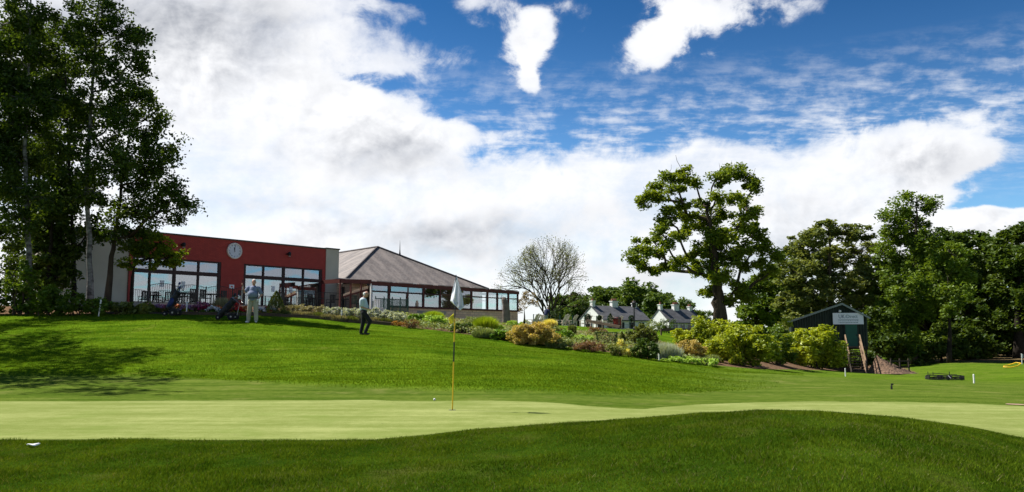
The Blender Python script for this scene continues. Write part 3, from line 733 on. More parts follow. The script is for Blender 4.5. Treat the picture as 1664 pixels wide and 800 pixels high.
# ================================================================== shrubs of the border
def bush(name, label, cat, px, py, w_, h, mtl, leaf=.05, clump=.16, dens=26, shape='mound', group=None, Yd=None, parts=False, depth=None, flat=.35, dz=0.0, zf=.7, lob=None):
    """w_, h in picture pixels at the foot's distance; a mound of overlapping lobes standing on the ground"""
    B = G(px, py) if Yd is None else onground(px, Yd)
    k = B.y / F; W = w_ * k / 2; H = h * k; D = W * .8 if depth is None else depth
    root = empty(name, B, 0, label, cat, group)
    if shape == 'mound':
        lobes = []
        n_ = lob or max(3, int(w_ / 9))
        for i in range(n_):
            t = (i + .5) / n_ * 2 - 1 if n_ > 1 else 0
            hh = H * math.sqrt(max(0.1, 1 - (abs(t) * .85) ** 2.2)) * rng.uniform(.82, 1.05)
            lobes.append(((t * W * .82, rng.uniform(-.5, .5) * D, hh * .5), W * max(.30, .9 / n_ * 1.25), D * .75, hh * .52))
        pts, cl = lobe_points(lobes, dens, clump, .93, zf, .62, 1.35)
    elif shape == 'cone':
        n = 4200; z = rng.random(n) ** 1.5; r = W * (1 - z) ** .75 * (.75 + .3 * rng.random(n)); a = rng.uniform(0, 6.283, n)
        pts = np.stack([r * np.cos(a), r * np.sin(a), z * H], -1)
    elif shape == 'column':
        n = 3000; z = rng.random(n); r = W * np.where(z < .8, 1 - .15 * (1 - z), np.sqrt(np.clip(1 - ((z - .8) / .2) ** 2, 0, 1))) * (.85 + .2 * rng.random(n)); a = rng.uniform(0, 6.283, n)
        pts = np.stack([r * np.cos(a), r * np.sin(a), z * H], -1)
    elif shape == 'box':
        n = 3200; q = rng.uniform(-1, 1, (n, 3)); ax = rng.integers(0, 3, n); q[np.arange(n), ax] = np.sign(q[np.arange(n), ax])
        q = q + rng.standard_normal((n, 3)) * .04; q[:, 0] *= (1 - .12 * (1 - q[:, 2]))
        pts = q * np.array([W, W * .6, H / 2]) + np.array([0, 0, H / 2])
    elif shape == 'grass':
        # fine upright blades fanning out of many tufts
        n = int(dens * w_ * 2.2); tx = rng.uniform(-1, 1, n); ty = rng.uniform(-1, 1, n)
        hh = H * np.sqrt(np.clip(1.02 - tx ** 2 * .75, .1, 1)) * (.65 + .4 * rng.random(n))
        base_ = np.stack([tx * W * .92, ty * D, np.zeros(n)], -1); lean = rng.standard_normal((n, 2)) * .22
        tip = base_ + np.stack([lean[:, 0] * hh + tx * .1, lean[:, 1] * hh, hh], -1)
        th = rng.uniform(0, 6.283, n); sdv = np.stack([np.cos(th), np.sin(th), 0 * th], -1) * leaf * .35
        midp = base_ * .35 + tip * .65
        vv = np.stack([base_ - sdv * .6, midp - sdv, tip, midp + sdv], 1).reshape(-1, 3)
        me = mesh_np('foliage', vv, np.arange(4 * n), np.full(n, 4), mtl); o = bpy.data.objects.new('foliage', me); COL.objects.link(o); o.parent = root
        pts = None
    if pts is not None:
        pts[:, 2] = np.maximum(pts[:, 2], 0.01)
        me = leaf_mesh('foliage', pts, leaf, mtl, flat); o = bpy.data.objects.new('foliage', me); COL.objects.link(o); o.parent = root
        mb = MB()
        for i in range(5):
            a = rng.uniform(0, 6.28); limb(mb, (rng.uniform(-.4, .4) * W, rng.uniform(-.2, .2) * D, -.12), (math.cos(a) * W * .6, math.sin(a) * D * .5, H * rng.uniform(.45, .75)), .02 + .012 * H, .008, 0, 5, 3)
        mb.build('stems', BARK, root)
    return root
def LM(n, a, b, t=.3): return leafmat(n, a, b, t, 1.5, .015)
S_G = LM('shrub_green', (.05, .12, .012), (.13, .26, .03)); S_DG = LM('shrub_dark', (.022, .055, .010), (.06, .11, .02))
S_YG = LM('shrub_yellowgreen', (.14, .24, .01), (.30, .42, .03)); S_GOLD = LM('shrub_gold', (.20, .19, .05), (.42, .37, .15)); S_YEL = LM('shrub_yellow', (.32, .30, .02), (.52, .50, .06))
S_BR = LM('shrub_brown', (.09, .06, .035), (.20, .13, .09)); S_OR = LM('shrub_orange', (.20, .12, .03), (.34, .20, .06)); S_SIL = leafmat('silver_leaf', (.26, .29, .23), (.56, .60, .50), .3, 1.5, .04, (1, 1, 1))
S_GG = LM('shrub_greygreen', (.09, .14, .05), (.20, .27, .12)); S_OL = LM('shrub_olive', (.06, .09, .02), (.14, .18, .05)); S_YEW = LM('yew_leaf', (.010, .025, .008), (.025, .055, .012))
S_VAR = LM('variegated_leaf', (.28, .34, .06), (.62, .62, .24)); S_LG = LM('light_leaf', (.16, .30, .05), (.30, .46, .10)); S_HEA = leafmat('heather_leaf', (.16, .14, .07), (.36, .33, .20), .3, 1.5, .02, (1, 1, 1))
# hedge on the left
for i, (px, py, w_, h, m_, lb) in enumerate([
    (-25, 512, 70, 95, L_LAUREL2, 'tall shrub with yellow-green leaves cut by the left edge of the picture'),
    (28, 512, 60, 100, L_LAUREL2, 'tall shrub with bright leaf tips left of the crooked birch'),
    (75, 513, 62, 62, L_LAUREL2, 'leafy shrub between the crooked birch and the slim dark birch'),
    (118, 513, 52, 42, L_LAUREL2, 'low leafy shrub at the foot of the slim dark birch'),
    (160, 512, 44, 30, L_LAUREL2, 'low leafy shrub around the white-barked birch'),
    (196, 511, 40, 24, S_OL, 'low olive shrub left of the first flower clump'),
    (232, 510, 34, 18, S_OL, 'low olive shrub under the small maple')]):
    bush('hedge_shrub', lb, 'shrub', px, py, w_, h, m_, .09, .28, 34, group='shrubs along the left edge of the lawn', lob=5)
S_BED = [
 ('conifer', 'dwarf golden-green conifer cone by the flower bed in front of the windows', 'conifer', 448, 513, 36, 40, S_OL, 'cone', .035),
 ('grass_clump', 'yellow-brown tall grass clump at the foot of the red pier', 'plant', 361, 509, 20, 26, S_HEA, 'grass', .03),
 ('heather_shrub', 'brown heather patch at the lawn edge below the brick wall', 'shrub', 668, 534, 28, 14, S_BR, 'mound', .035),
 ('heather_shrub', 'small orange heather left of the brown heather patch', 'shrub', 648, 530, 20, 9, S_OR, 'mound', .03),
 ('shrub', 'bright green hosta-like shrub, first right of the brown heather patch', 'shrub', 676, 526, 28, 15, S_G, 'mound', .07),
 ('shrub', 'light green shrub behind and right of the first bright shrub below the wall', 'shrub', 706, 530, 44, 17, S_LG, 'mound', .06),
 ('ornamental_grass', 'yellow-green feathery grass mound against the brick wall', 'plant', 704, 521, 28, 16, S_YG, 'grass', .03),
 ('shrub', 'blue-green shrub directly right of the yellow pennant on the pole', 'shrub', 751, 541, 34, 20, S_DG, 'mound', .05),
 ('shrub', 'mid-green shrub under the right half of the brick wall', 'shrub', 768, 531, 40, 18, S_GG, 'mound', .05),
 ('shrub', 'vivid yellow-green feathery shrub left of the standing stone', 'shrub', 789, 539, 32, 26, S_YG, 'grass', .03),
 ('ornamental_grass', 'pale tufted grass at the lawn edge below the vivid feathery shrub', 'plant', 790, 549, 38, 15, S_GG, 'grass', .03),
 ('shrub', 'broad-leaved green shrub in front of the standing stone', 'shrub', 817, 553, 40, 19, S_G, 'mound', .07),
 ('shrub', 'small green shrub at the foot of the standing stone', 'shrub', 806, 541, 26, 14, S_LG, 'mound', .05),
 ('shrub', 'small light green plant right of the standing stone', 'shrub', 836, 533, 26, 12, S_LG, 'mound', .05),
 ('golden_shrub', 'largest golden-orange spreading shrub at the lawn edge', 'shrub', 867, 560, 80, 36, S_GOLD, 'mound', .05),
 ('globe_shrub', 'bright green globe shrub above the left side of the largest golden shrub', 'shrub', 853, 526, 20, 15, S_YG, 'mound', .04),
 ('shrub', 'dull green low hedge left of the two dark yews', 'shrub', 877, 523, 26, 14, S_OL, 'mound', .05),
 ('shrub', 'grey-green low shrub at the lawn edge right of the largest golden shrub', 'shrub', 911, 566, 44, 18, S_GG, 'mound', .05),
 ('shrub', 'leafy green shrub behind the grey-green low shrub', 'shrub', 914, 553, 34, 18, S_G, 'mound', .06),
 ('shrub', 'brownish green shrub behind the largest golden shrub', 'shrub', 904, 545, 26, 16, S_OL, 'mound', .05),
 ('shrub', 'spiky pale yellow-green plant below the bent man on the terrace', 'plant', 893, 534, 18, 16, S_VAR, 'grass', .04),
 ('column_conifer', 'small clipped golden-green column conifer below the terrace', 'conifer', 930, 547, 13, 18, S_OL, 'column', .03),
 ('shrub', 'light green plant cushion right of the small column conifer', 'shrub', 946, 556, 34, 14, S_LG, 'mound', .05),
 ('heather_shrub', 'wide purple-brown heather at the lawn edge', 'shrub', 959, 572, 50, 19, S_BR, 'mound', .04),
 ('heather_shrub', 'small purple-brown heather below the sloping handrail', 'shrub', 970, 543, 34, 13, S_BR, 'mound', .04),
 ('clipped_hedge', 'dark flat-topped clipped block of yew in the border', 'hedge', 986, 561, 31, 20, S_YEW, 'box', .03),
 ('shrub', 'dark green shrub at the lawn edge right of the wide heather', 'shrub', 1000, 578, 32, 17, S_OL, 'mound', .05),
 ('conifer', 'tiny green conifer cone right of the clipped yew block', 'conifer', 1011, 557, 13, 18, S_OL, 'cone', .03),
 ('variegated_shrub', 'cream and yellow variegated shrub under the tiny conifer cone', 'shrub', 1009, 569, 22, 17, S_VAR, 'mound', .05),
 ('variegated_shrub', 'second cream and yellow shrub nearer the lawn edge', 'shrub', 1022, 580, 18, 14, S_VAR, 'mound', .05),
 ('shrub', 'pale green airy shrub left of the tall olive shrub', 'shrub', 1024, 557, 34, 22, S_GG, 'mound', .05),
 ('shrub', 'tall olive shrub below the black lamp post', 'shrub', 1046, 562, 46, 35, S_OL, 'mound', .06),
 ('shrub', 'dark green shrub at the lawn edge left of the silvery grass', 'shrub', 1050, 584, 44, 31, S_DG, 'mound', .06),
 ('ornamental_grass', 'silvery feathery grass mound behind the white post', 'plant', 1078, 584, 48, 27, S_SIL, 'grass', .03),
 ('shrub', 'low bright green edging plants at the lawn edge by the white post', 'plant', 1104, 589, 60, 9, S_LG, 'mound', .05),
 ('golden_shrub', 'peach-gold shrub with a yellow side in front of the laurels', 'shrub', 1120, 583, 50, 30, S_GOLD, 'mound', .05),
 ('golden_shrub', 'bright yellow small shrub in front of the peach-gold one', 'shrub', 1108, 581, 18, 17, S_YEL, 'mound', .05),
 ('shrub', 'low green shrub at the end of the border by the bark path', 'shrub', 1146, 594, 40, 13, S_LG, 'mound', .05),
 ('shrub', 'grey-green tuft beside the bark path', 'plant', 1156, 590, 18, 14, S_GG, 'grass', .04),
 ('dark_yew', 'dark yew shrub behind the bent man on the terrace', 'shrub', 900, 517, 38, 30, S_YEW, 'mound', .06),
 ('dark_yew', 'rounded dark green shrub left of the first cottage', 'shrub', 926, 517, 24, 20, S_DG, 'mound', .06),
 ('shrub', 'green shrub low in front of the first cottage', 'shrub', 1062, 537, 40, 22, S_GG, 'mound', .06),
 ('round_tree', 'rounded dark green bush in front of the second cottage', 'shrub', 1085, 541, 25, 32, S_DG, 'mound', .07),
]
YD = {'dark_yew': 74, 'round_tree': 78}
for (nm, lb, ct, px, py, w_, h, m_, shp, lf) in S_BED:
    yd = YD.get(nm); 
    if lb.startswith('green shrub low in front'): yd = 80
    o = bush(nm, lb, ct, px, py, w_ * 1.08, h, m_, lf * .85, .15 if yd is None else .28, 44, shp, Yd=yd)
# silvery mass right of the small conifer and heather under it
for i in range(11):
    px = 470 + i * 17.5; py = curve(edge, np.array([px]))[0] - 3
    bush('silver_bush', 'silvery grey-green bushy clump in the raised border below the patio', 'plant', px, py, 31, (25 - abs(i - 7) * .8) if i > 3 else 19, S_SIL if i > 3 else S_HEA, .038, .12, 34, 'mound', group='silvery clumps in the border', depth=.5)
for i in range(10):
    px = 462 + i * 18; py = curve(edge, np.array([px]))[0] - .6
    bush('edging_plant', 'low tawny green edging clump along the sleeper edge', 'plant', px, py, 24, 10, S_HEA if i % 3 else S_OL, .03, .13, 20, 'grass', group='edging clumps along the sleepers', depth=.25)
# bedding flowers
def petal(n, c): return mat(n, c, tuple(x * .75 for x in c), .7, 30)
PET = {'pink': petal('pink_petals', (.40, .14, .22)), 'mauve': petal('mauve_petals', (.32, .18, .30)), 'red': petal('red_petals', (.55, .03, .025)), 'white': petal('white_petals', (.75, .72, .70)), 'orange': petal('orange_petals', (.62, .18, .04)), 'crimson': petal('crimson_petals', (.28, .02, .06))}
FL = [(240, 506, 'pink'), (256, 507, 'mauve'), (272, 507, 'pink'), (288, 507.5, 'orange'), (305, 508, 'mauve'), (320, 508, 'pink'), (335, 509, 'crimson'), (347, 510, 'white'), (356, 509.5, 'orange'), (386, 511, 'red'), (397, 510.5, 'orange'), (424, 512, 'white'), (433, 511.5, 'red'), (441, 512, 'white'), (330, 503, 'pink'), (380, 505, 'red')]
WH = {240: 'leftmost clump under the small maple', 256: 'second clump from the left, behind the first golf bag', 272: 'clump right behind the first golf bag', 288: 'clump left of the white post', 305: 'clump right of the white post', 320: 'clump midway between the two golf bags', 335: 'clump just left of the white flowers', 347: 'clump beside the head of the leaning golf bag', 356: 'clump behind the leaning golf bag', 386: 'clump left of the waving golfer', 397: 'clump touching the waving golfer', 424: 'clump right of the waving golfer', 433: 'clump between two white ones', 441: 'clump at the foot of the dwarf conifer', 330: 'clump at the back of the bed', 380: 'clump behind the trolley handle'}
for (px, py, col) in FL:
    r = bush('flower_clump', f'{col} bedding flowers, {WH[px]}', 'flowers', px, py, 20, 9, S_G if col != 'pink' else S_OL, .04, .12, 22, 'mound', group='bedding flowers in front of the patio')
    k = r.location.y / F; n = 150; pts = rng.uniform(-1, 1, (n, 3)) * np.array([10 * k, .3, .05]); pts[:, 2] += 9.5 * k * (1 - (pts[:, 0] / (14 * k)) ** 2) - .02 + rng.random(n) * .07
    me = leaf_mesh('blossoms', pts, .058, PET[col], .4, .9); o = bpy.data.objects.new('blossoms', me); COL.objects.link(o); o.parent = r
# laurels
bush('laurel_bush', 'bright yellow-green laurel at the left end of the laurel row', 'shrub', 1130, 580, 66, 66, L_LAUREL, .08, .36, 90, group='laurels', Yd=46, lob=5)
bush('laurel_bush', 'largest bright laurel, lit on its top left, beside the bark path', 'shrub', 1204, 602, 112, 74, L_LAUREL, .08, .38, 95, group='laurels', Yd=41.5, lob=6)
bush('laurel_bush', 'bright laurel behind the largest one, up to the sycamore trunk', 'shrub', 1172, 590, 84, 66, L_LAUREL, .08, .36, 90, group='laurels', Yd=45, lob=6)
bush('laurel_bush', 'dark green laurel right of the largest bright laurel', 'shrub', 1262, 602, 62, 66, L_LAUREL2, .09, .40, 90, group='laurels', Yd=50, lob=4)
bush('laurel_bush', 'broad laurel left of the wooden steps with bright crown', 'shrub', 1322, 602, 100, 76, L_LAUREL, .10, .46, 95, group='laurels', Yd=58, lob=6)
bush('laurel_bush', 'laurel between the dark one and the broad one left of the steps', 'shrub', 1294, 600, 72, 72, L_LAUREL, .10, .44, 90, group='laurels', Yd=60, lob=4)
bush('laurel_bush', 'dull laurel behind the dark one, above it', 'shrub', 1252, 578, 84, 54, L_LAUREL2, .11, .40, 55, group='laurels', Yd=62, lob=6)
# ground cover filling the bed between the shrubs
def cover_strip(name, label, x0, x1, n, mtl, lf, up):
    pxs = rng.uniform(x0, x1, n); pts = []
    e = curve(edge, pxs); so = curve([(640, 512), (700, 520), (850, 536), (1040, 548), (1120, 575), (1170, 585)], pxs)
    for px, a, b in zip(pxs, e, so):
        py = a - .8 - rng.random() * max(0, a - b)
        q = G(px, py, 30); pts.append((q.x, q.y, q.z + rng.random() * up))
    me = leaf_mesh(name, np.array(pts), lf, mtl, .6); o = bpy.data.objects.new(name, me); COL.objects.link(o); tag(o, label, 'ground cover', None, 'stuff')
cover_strip('ground_cover', 'low mixed green ground cover between the border shrubs', 640, 1160, 17000, S_GG, .055, .28)

# ================================================================== buildings
M_RED = bpy.data.materials.new('red_brick'); M_RED.use_nodes = True; nt = M_RED.node_tree; b_ = nt.nodes['Principled BSDF']
uvn = nt.nodes.new('ShaderNodeTexCoord')
br = nt.nodes.new('ShaderNodeTexBrick'); nt.links.new(mapping(nt, uvn.outputs['Object'], rot=(math.pi / 2, 0, 0)), br.inputs[0])
br.inputs['Scale'].default_value = 2.2; br.inputs['Color1'].default_value = (0.50, 0.058, 0.040, 1); br.inputs['Color2'].default_value = (0.40, 0.042, 0.030, 1)
br.inputs['Mortar'].default_value = (0.16, 0.025, 0.02, 1); br.inputs['Mortar Size'].default_value = 0.02; br.inputs['Row Height'].default_value = 0.165
nzz = noise(nt, mapping(nt, uvn.outputs['Object'], scale=(2.2, 1, .5)), 1.2, 6, .65).step(.3, .75)
nt.links.new(mixc(nt, nzz * 0.5, br.outputs[0], (0.26, 0.035, 0.03)), b_.inputs['Base Color']); b_.inputs['Roughness'].default_value = 0.8
M_CREAM = mat('cream_render', (0.58, 0.53, 0.43), (0.50, 0.46, 0.37), 0.9, 0.8)
M_FRAME = mat('maroon_frame', (0.045, 0.012, 0.012), (0.03, 0.010, 0.010), 0.5, 3)
M_FRAME2 = mat('maroon_timber', (0.12, 0.028, 0.022), (0.08, 0.02, 0.016), 0.6, 3)
M_COP = mat('coping', (0.10, 0.09, 0.07), (0.06, 0.055, 0.045), 0.6, 2)
M_IN = mat('interior', (0.10, 0.09, 0.08), (0.07, 0.06, 0.055), 0.9, 1)
M_CURT = mat('curtain', (0.62, 0.60, 0.55), (0.45, 0.43, 0.40), 0.9, 9, stretch=(3, 3, .1))
M_PAPER = mat('paper', (0.85, 0.85, 0.85), (0.8, 0.8, 0.8), 0.8)
M_BLACK = mat('black_metal', (0.02, 0.02, 0.022), (0.012, 0.012, 0.012), 0.45, 4)
M_DKGREEN = mat('dark_green_paint', (0.010, 0.06, 0.04), (0.008, 0.04, 0.03), 0.5, 3)
M_WHITE = mat('white_paint', (0.80, 0.79, 0.76), (0.70, 0.69, 0.66), 0.7, 1.5)
M_PAVE = mat('paving', (0.36, 0.33, 0.29), (0.27, 0.25, 0.22), 0.9, 2.5)
M_SLATE = bpy.data.materials.new('slate_roof'); M_SLATE.use_nodes = True; nt = M_SLATE.node_tree; b_ = nt.nodes['Principled BSDF']
tcn = nt.nodes.new('ShaderNodeTexCoord'); br = nt.nodes.new('ShaderNodeTexBrick'); nt.links.new(tcn.outputs['UV'], br.inputs[0])
br.inputs['Scale'].default_value = 1.0; br.inputs['Brick Width'].default_value = 0.3; br.inputs['Row Height'].default_value = 0.2; br.inputs['Mortar Size'].default_value = 0.012
br.inputs['Color1'].default_value = (0.18, 0.155, 0.145, 1); br.inputs['Color2'].default_value = (0.12, 0.098, 0.09, 1); br.inputs['Mortar'].default_value = (0.05, 0.045, 0.045, 1)
n1 = noise(nt, mapping(nt, tcn.outputs['UV'], scale=(1.5, .35, 1), rot=(0, 0, .5)), 0.9, 6, .65)
nt.links.new(mixc(nt, n1.step(.38, .68) * .75, br.outputs[0], (0.27, 0.225, 0.20)), b_.inputs['Base Color']); b_.inputs['Roughness'].default_value = 0.75
def stone_mat(name, c1, c2, mo, w_=.45, h=.2):
    m = bpy.data.materials.new(name); m.use_nodes = True; nt = m.node_tree; b_ = nt.nodes['Principled BSDF']
    tcn = nt.nodes.new('ShaderNodeTexCoord'); br = nt.nodes.new('ShaderNodeTexBrick'); nt.links.new(mapping(nt, tcn.outputs['Object'], rot=(math.pi / 2, 0, 0)), br.inputs[0])
    br.inputs['Scale'].default_value = 1; br.inputs['Brick Width'].default_value = w_; br.inputs['Row Height'].default_value = h; br.inputs['Mortar Size'].default_value = .015; br.inputs['Bias'].default_value = -.1
    br.inputs['Color1'].default_value = c1 + (1,); br.inputs['Color2'].default_value = c2 + (1,); br.inputs['Mortar'].default_value = mo + (1,)
    n1 = noise(nt, tcn.outputs['Object'], 3, 4); nt.links.new(mixc(nt, n1.step(.58, .75) * .4, br.outputs[0], tuple(x * .3 for x in c2)), b_.inputs['Base Color']); b_.inputs['Roughness'].default_value = .9
    return m
M_STONE = stone_mat('stone_wall', (0.80, 0.58, 0.39), (0.62, 0.42, 0.27), (0.42, 0.30, 0.21))
def glassmat(name, f, tint, dark):
    m = bpy.data.materials.new(name); m.use_nodes = True; nt = m.node_tree; nt.nodes.clear()
    g = nt.nodes.new('ShaderNodeBsdfGlossy'); g.inputs[0].default_value = tint + (1,); g.inputs['Roughness'].default_value = .02
    t = nt.nodes.new('ShaderNodeBsdfTransparent'); t.inputs[0].default_value = dark + (1,)
    geo = nt.nodes.new('ShaderNodeNewGeometry'); bp = nt.nodes.new('ShaderNodeBump'); bp.inputs['Distance'].default_value = .004
    nt.links.new(noise(nt, geo.outputs['Position'], .8, 1).x, bp.inputs['Height']); bp.inputs['Strength'].default_value = .5; nt.links.new(bp.outputs[0], g.inputs['Normal'])
    mx = nt.nodes.new('ShaderNodeMixShader'); mx.inputs[0].default_value = f; nt.links.new(t.outputs[0], mx.inputs[1]); nt.links.new(g.outputs[0], mx.inputs[2])
    o = nt.nodes.new('ShaderNodeOutputMaterial'); nt.links.new(mx.outputs[0], o.inputs[0]); return m
M_GLASS = glassmat('coated_glass', .42, (.62, .65, .69), (.75, .8, .8)); M_GLASS2 = glassmat('blue_glass', .26, (.8, .85, .95), (.5, .55, .6)); M_GLASS3 = glassmat('clear_glass', .30, (.9, .95, 1), (.9, .92, .92))
def frame_of(A, B):
    """local axes: x along A->B on plan, y into the building (away from the camera), z up"""
    d = Vector((B.x - A.x, B.y - A.y, 0)); L = d.length; d.normalize()
    return L, math.atan2(d.y, d.x)
def along(A, rz, px):
    """distance along the wall line where picture column px falls"""
    d = Vector((math.cos(rz), math.sin(rz))); k = (px - CX) / F / (CT + 0.02)   # small pitch correction
    k = (px - CX) / F * 1.0
    return (k * A.y - A.x) / (d.x - k * d.y)

# ---------------------------------------------------------------- red clubhouse
A = Vector(((208 - CX) / F * 48.0, 48.0, 3.05)); Bq = Vector(((527 - CX) / F * 58.4, 58.4, 3.05))
L_, RZ = frame_of(A, Bq)
club = empty('clubhouse', A, RZ, 'flat-roofed red brick clubhouse with cream ends, dark window bands and a round wall clock', 'building')
def sx(px): return along(A, RZ, px)
H = 7.45 - 3.05
x0, xa, xb, xc, xd, xe = sx(208), sx(213), sx(358), sx(395), sx(523), sx(528)
xl, xr = sx(116), sx(549); T = .35
def zpx(px, py):  # height above the floor of a wall point
    s = sx(px); Yw = A.y + s * math.sin(RZ); return P(px, py, Yw).z - A.z
zt_top = zpx(355, 426); zt_mid = zpx(355, 444); zt_mid2 = zt_mid - .24
mb = MB()
mb.box(((x0 + xe) / 2, T / 2, (zt_top + H) / 2), (xe - x0, T, H - zt_top))
mb.box(((xb + xc) / 2, T / 2, zt_top / 2), (xc - xb, T, zt_top)); mb.box(((xd + xe) / 2, T / 2, zt_top / 2), (xe - xd, T, zt_top)); mb.box(((x0 + xa) / 2, T / 2, zt_top / 2), (xa - x0, T, zt_top))
mb.build('wall', M_RED, club)
tag(MB().box(((xe + xr) / 2, .9, H / 2 + .02), (xr - xe - .01, 1.9, H + .04)).build('wall', M_CREAM, club), 'cream rendered end wall on the right')
tag(MB().box(((xl + x0) / 2, .6, H / 2 - .1), (x0 - xl - .01, 1.0, H - .2)).build('wall', M_CREAM, club), 'cream rendered wall on the left behind the birches')
mb = MB(); mb.box(((xl + xr) / 2, 8.2, H / 2 - .15), (xr - xl - .4, .3, H - .3)); mb.box((xl + .2, 4.6, H / 2 - .15), (.3, 7, H - .3)); mb.box((xr - .2, 5.1, H / 2 - .15), (.3, 6.2, H - .3)); mb.build('back_wall', M_CREAM, club)
mb = MB(); mb.box(((xa + xd) / 2, 4.2, 1.6), (xd - xa, .1, 3.2)); mb.box(((xa + xd) / 2, 2.3, 3.35), (xd - xa, 3.9, .1)); mb.box(((xa + xd) / 2, 2.3, .01), (xd - xa, 3.9, .05)); mb.box((xb + .3, 2.2, 1.6), (.15, 3.8, 3.1)); mb.build('interior', M_IN, club)
MB().box(((xl + xr) / 2, 4.3, H - .05), (xr - xl - .5, 7.8, .16)).build('roof', M_COP, club)
mb = MB(); mb.box(((x0 + xe) / 2, T / 2 - .02, H + .045), (xe - x0, T + .1, .09)); mb.box(((xe + xr) / 2 + .02, .9, H + .085), (xr - xe + .08, 2.0, .09)); mb.build('coping', M_COP, club)
def winbank(xs, z0, zm, zm2, z1):
    mb = MB(); n = len(xs) - 1; a = xs[0]; b = xs[-1]; y = .10
    for i, x in enumerate(xs):
        wd = .17 if i in (0, n, 2) else .11
        mb.box((min(max(x, a + wd / 2), b - wd / 2), y, (z0 + z1) / 2), (wd, .14, z1 - z0))
    for zz, hh in ((z1 - .05, .10), ((zm + zm2) / 2, zm - zm2), (z0 + .06, .12)): mb.box(((a + b) / 2, y + .004, zz), (b - a, .13, hh))
    f = mb.build('window', M_FRAME, club)
    for i in range(n):
        MB().box(((xs[i] + xs[i + 1]) / 2, y + .02, (z0 + zm2) / 2 + .05), (xs[i + 1] - xs[i] - .08, .012, zm2 - z0 - .08)).build('pane', M_GLASS, f)
        MB().box(((xs[i] + xs[i + 1]) / 2, y + .02, (zm + z1) / 2 - .04), (xs[i + 1] - xs[i] - .08, .012, z1 - zm - .05)).build('pane', M_GLASS2, f)
        if i in (1, 2):
            xm = xs[i] + (xs[i + 1] - xs[i]) * (.52 if i == 1 else .4)
            MB().box((xm, y - .004, zm2 - .62), (.24, .006, .40)).build('notice', M_PAPER, f)
    cw = (xs[-1] - xs[-2]) * .5
    mb = MB(); pts = []
    for k in range(41):
        u = k / 40; mb_x = b - .1 - cw * u
        pts.append((mb_x, .42 + .05 * math.sin(u * 34), 0))
    v = []; fc = []
    for k, p in enumerate(pts): v += [(p[0], p[1], .12), (p[0], p[1], z1 - .05)]
    for k in range(40): fc.append((2 * k, 2 * k + 2, 2 * k + 3, 2 * k + 1))
    mb.add(v, fc); mb.build('curtain', M_CURT, f, True)
    return f
winbank([xa, sx(243), sx(283), sx(322), xb], .05, zt_mid, zt_mid2, zt_top)
winbank([xc, sx(428), sx(461), sx(493), xd], .05, zt_mid, zt_mid2, zt_top)
# clock
cz = zpx(378, 408); cxx = sx(378); cr = .50 * (zpx(378, 395) - zpx(378, 421))
MY = Matrix.Rotation(math.pi / 2, 3, 'X')
ck = MB().lathe([(cr, 0), (cr, .10), (cr * .93, .14), (cr * .86, .12), (cr * .86, .05)], (cxx, 0, cz), 40, MY).build('clock', mat('clock_rim', (.85, .80, .72), (.8, .76, .70), .5), club)
MB().lathe([(cr * .86, .06), (cr * .86, .075)], (cxx, 0, cz), 40, MY).build('dial', mat('dial', (.68, .72, .80), (.62, .66, .74), .6), ck)
def text_mesh(txt, size, mtl, name, parent, loc, rot, sx_=1.0, serif=False, ext=.004):
    cu = bpy.data.curves.new(name, 'FONT'); cu.body = txt; cu.size = size; cu.align_x = 'CENTER'; cu.align_y = 'CENTER'; cu.extrude = ext
    t_ = bpy.data.objects.new('tmp', cu); COL.objects.link(t_); bpy.context.view_layer.update()
    me = bpy.data.meshes.new_from_object(t_.evaluated_get(bpy.context.evaluated_depsgraph_get())); bpy.data.objects.remove(t_)
    me.materials.clear(); me.materials.append(mtl); o = bpy.data.objects.new(name, me); COL.objects.link(o); o.parent = parent; o.location = loc; o.rotation_euler = rot; o.scale = (sx_, 1, 1); return o
M_INK = mat('ink', (.03, .03, .04), (.03, .03, .04), .6)
for i, nme in enumerate(['XII', 'I', 'II', 'III', 'IIII', 'V', 'VI', 'VII', 'VIII', 'IX', 'X', 'XI']):
    a = -i * math.pi / 6; text_mesh(nme, cr * .20, M_INK, 'numeral', ck, (cxx + math.sin(-a) * cr * .70, -.080, cz + math.cos(a) * cr * .70), (math.pi / 2, -a, 0))
def hand(ang, L, wd):
    d = Vector((math.sin(ang), 0, math.cos(ang))); c0 = Vector((cxx, -.088, cz)); return MB().bar(c0 - d * L * .25, c0 + d * L, wd, .008, up=(0, 1, 0)).build('hand', M_INK, ck)
hand(R(-12), cr * .42, cr * .08); hand(R(4), cr * .66, cr * .05)
# wall lamps, wall sign
for px, py in ((292, 398), (465, 413)):
    z = zpx(px, py); x = sx(px)
    lm = MB().box((x, -.10, z), (.12, .2, .12)).lathe([(.09, -.16), (.13, -.02), (.10, .10), (.03, .14)], (x, -.28, z), 12).build('wall_lamp', M_BLACK, club)
    MB().lathe([(.085, -.19), (.085, -.162)], (x, -.28, z), 12).build('lamp_glass', mat('lamp_glass', (.6, .6, .55), None, .3), lm)
sg = MB().box((sx(376), -.02, zpx(376, 466)), (.34, .03, .26)).build('notice', M_PAPER, club)
MB().box((sx(376), -.038, zpx(376, 466)), (.13, .006, .10)).build('pictogram', mat('sign_red', (.6, .08, .05), None, .6), sg)
# patio
dF = Vector((math.cos(RZ), math.sin(RZ), 0)); nF = Vector((math.sin(RZ), -math.cos(RZ), 0))   # along the wall, out towards the lawn
def onwall(s, out, z=0.0): return A + dF * s + nF * out + Vector((0, 0, z))
pt = MB().box(((xl + xr) / 2 + 3, -2.1, -.20), (xr - xl + 8, 4.3, .30)).build('patio', M_PAVE); pt.location = A; pt.rotation_euler = (0, 0, RZ); pt['kind'] = 'structure'
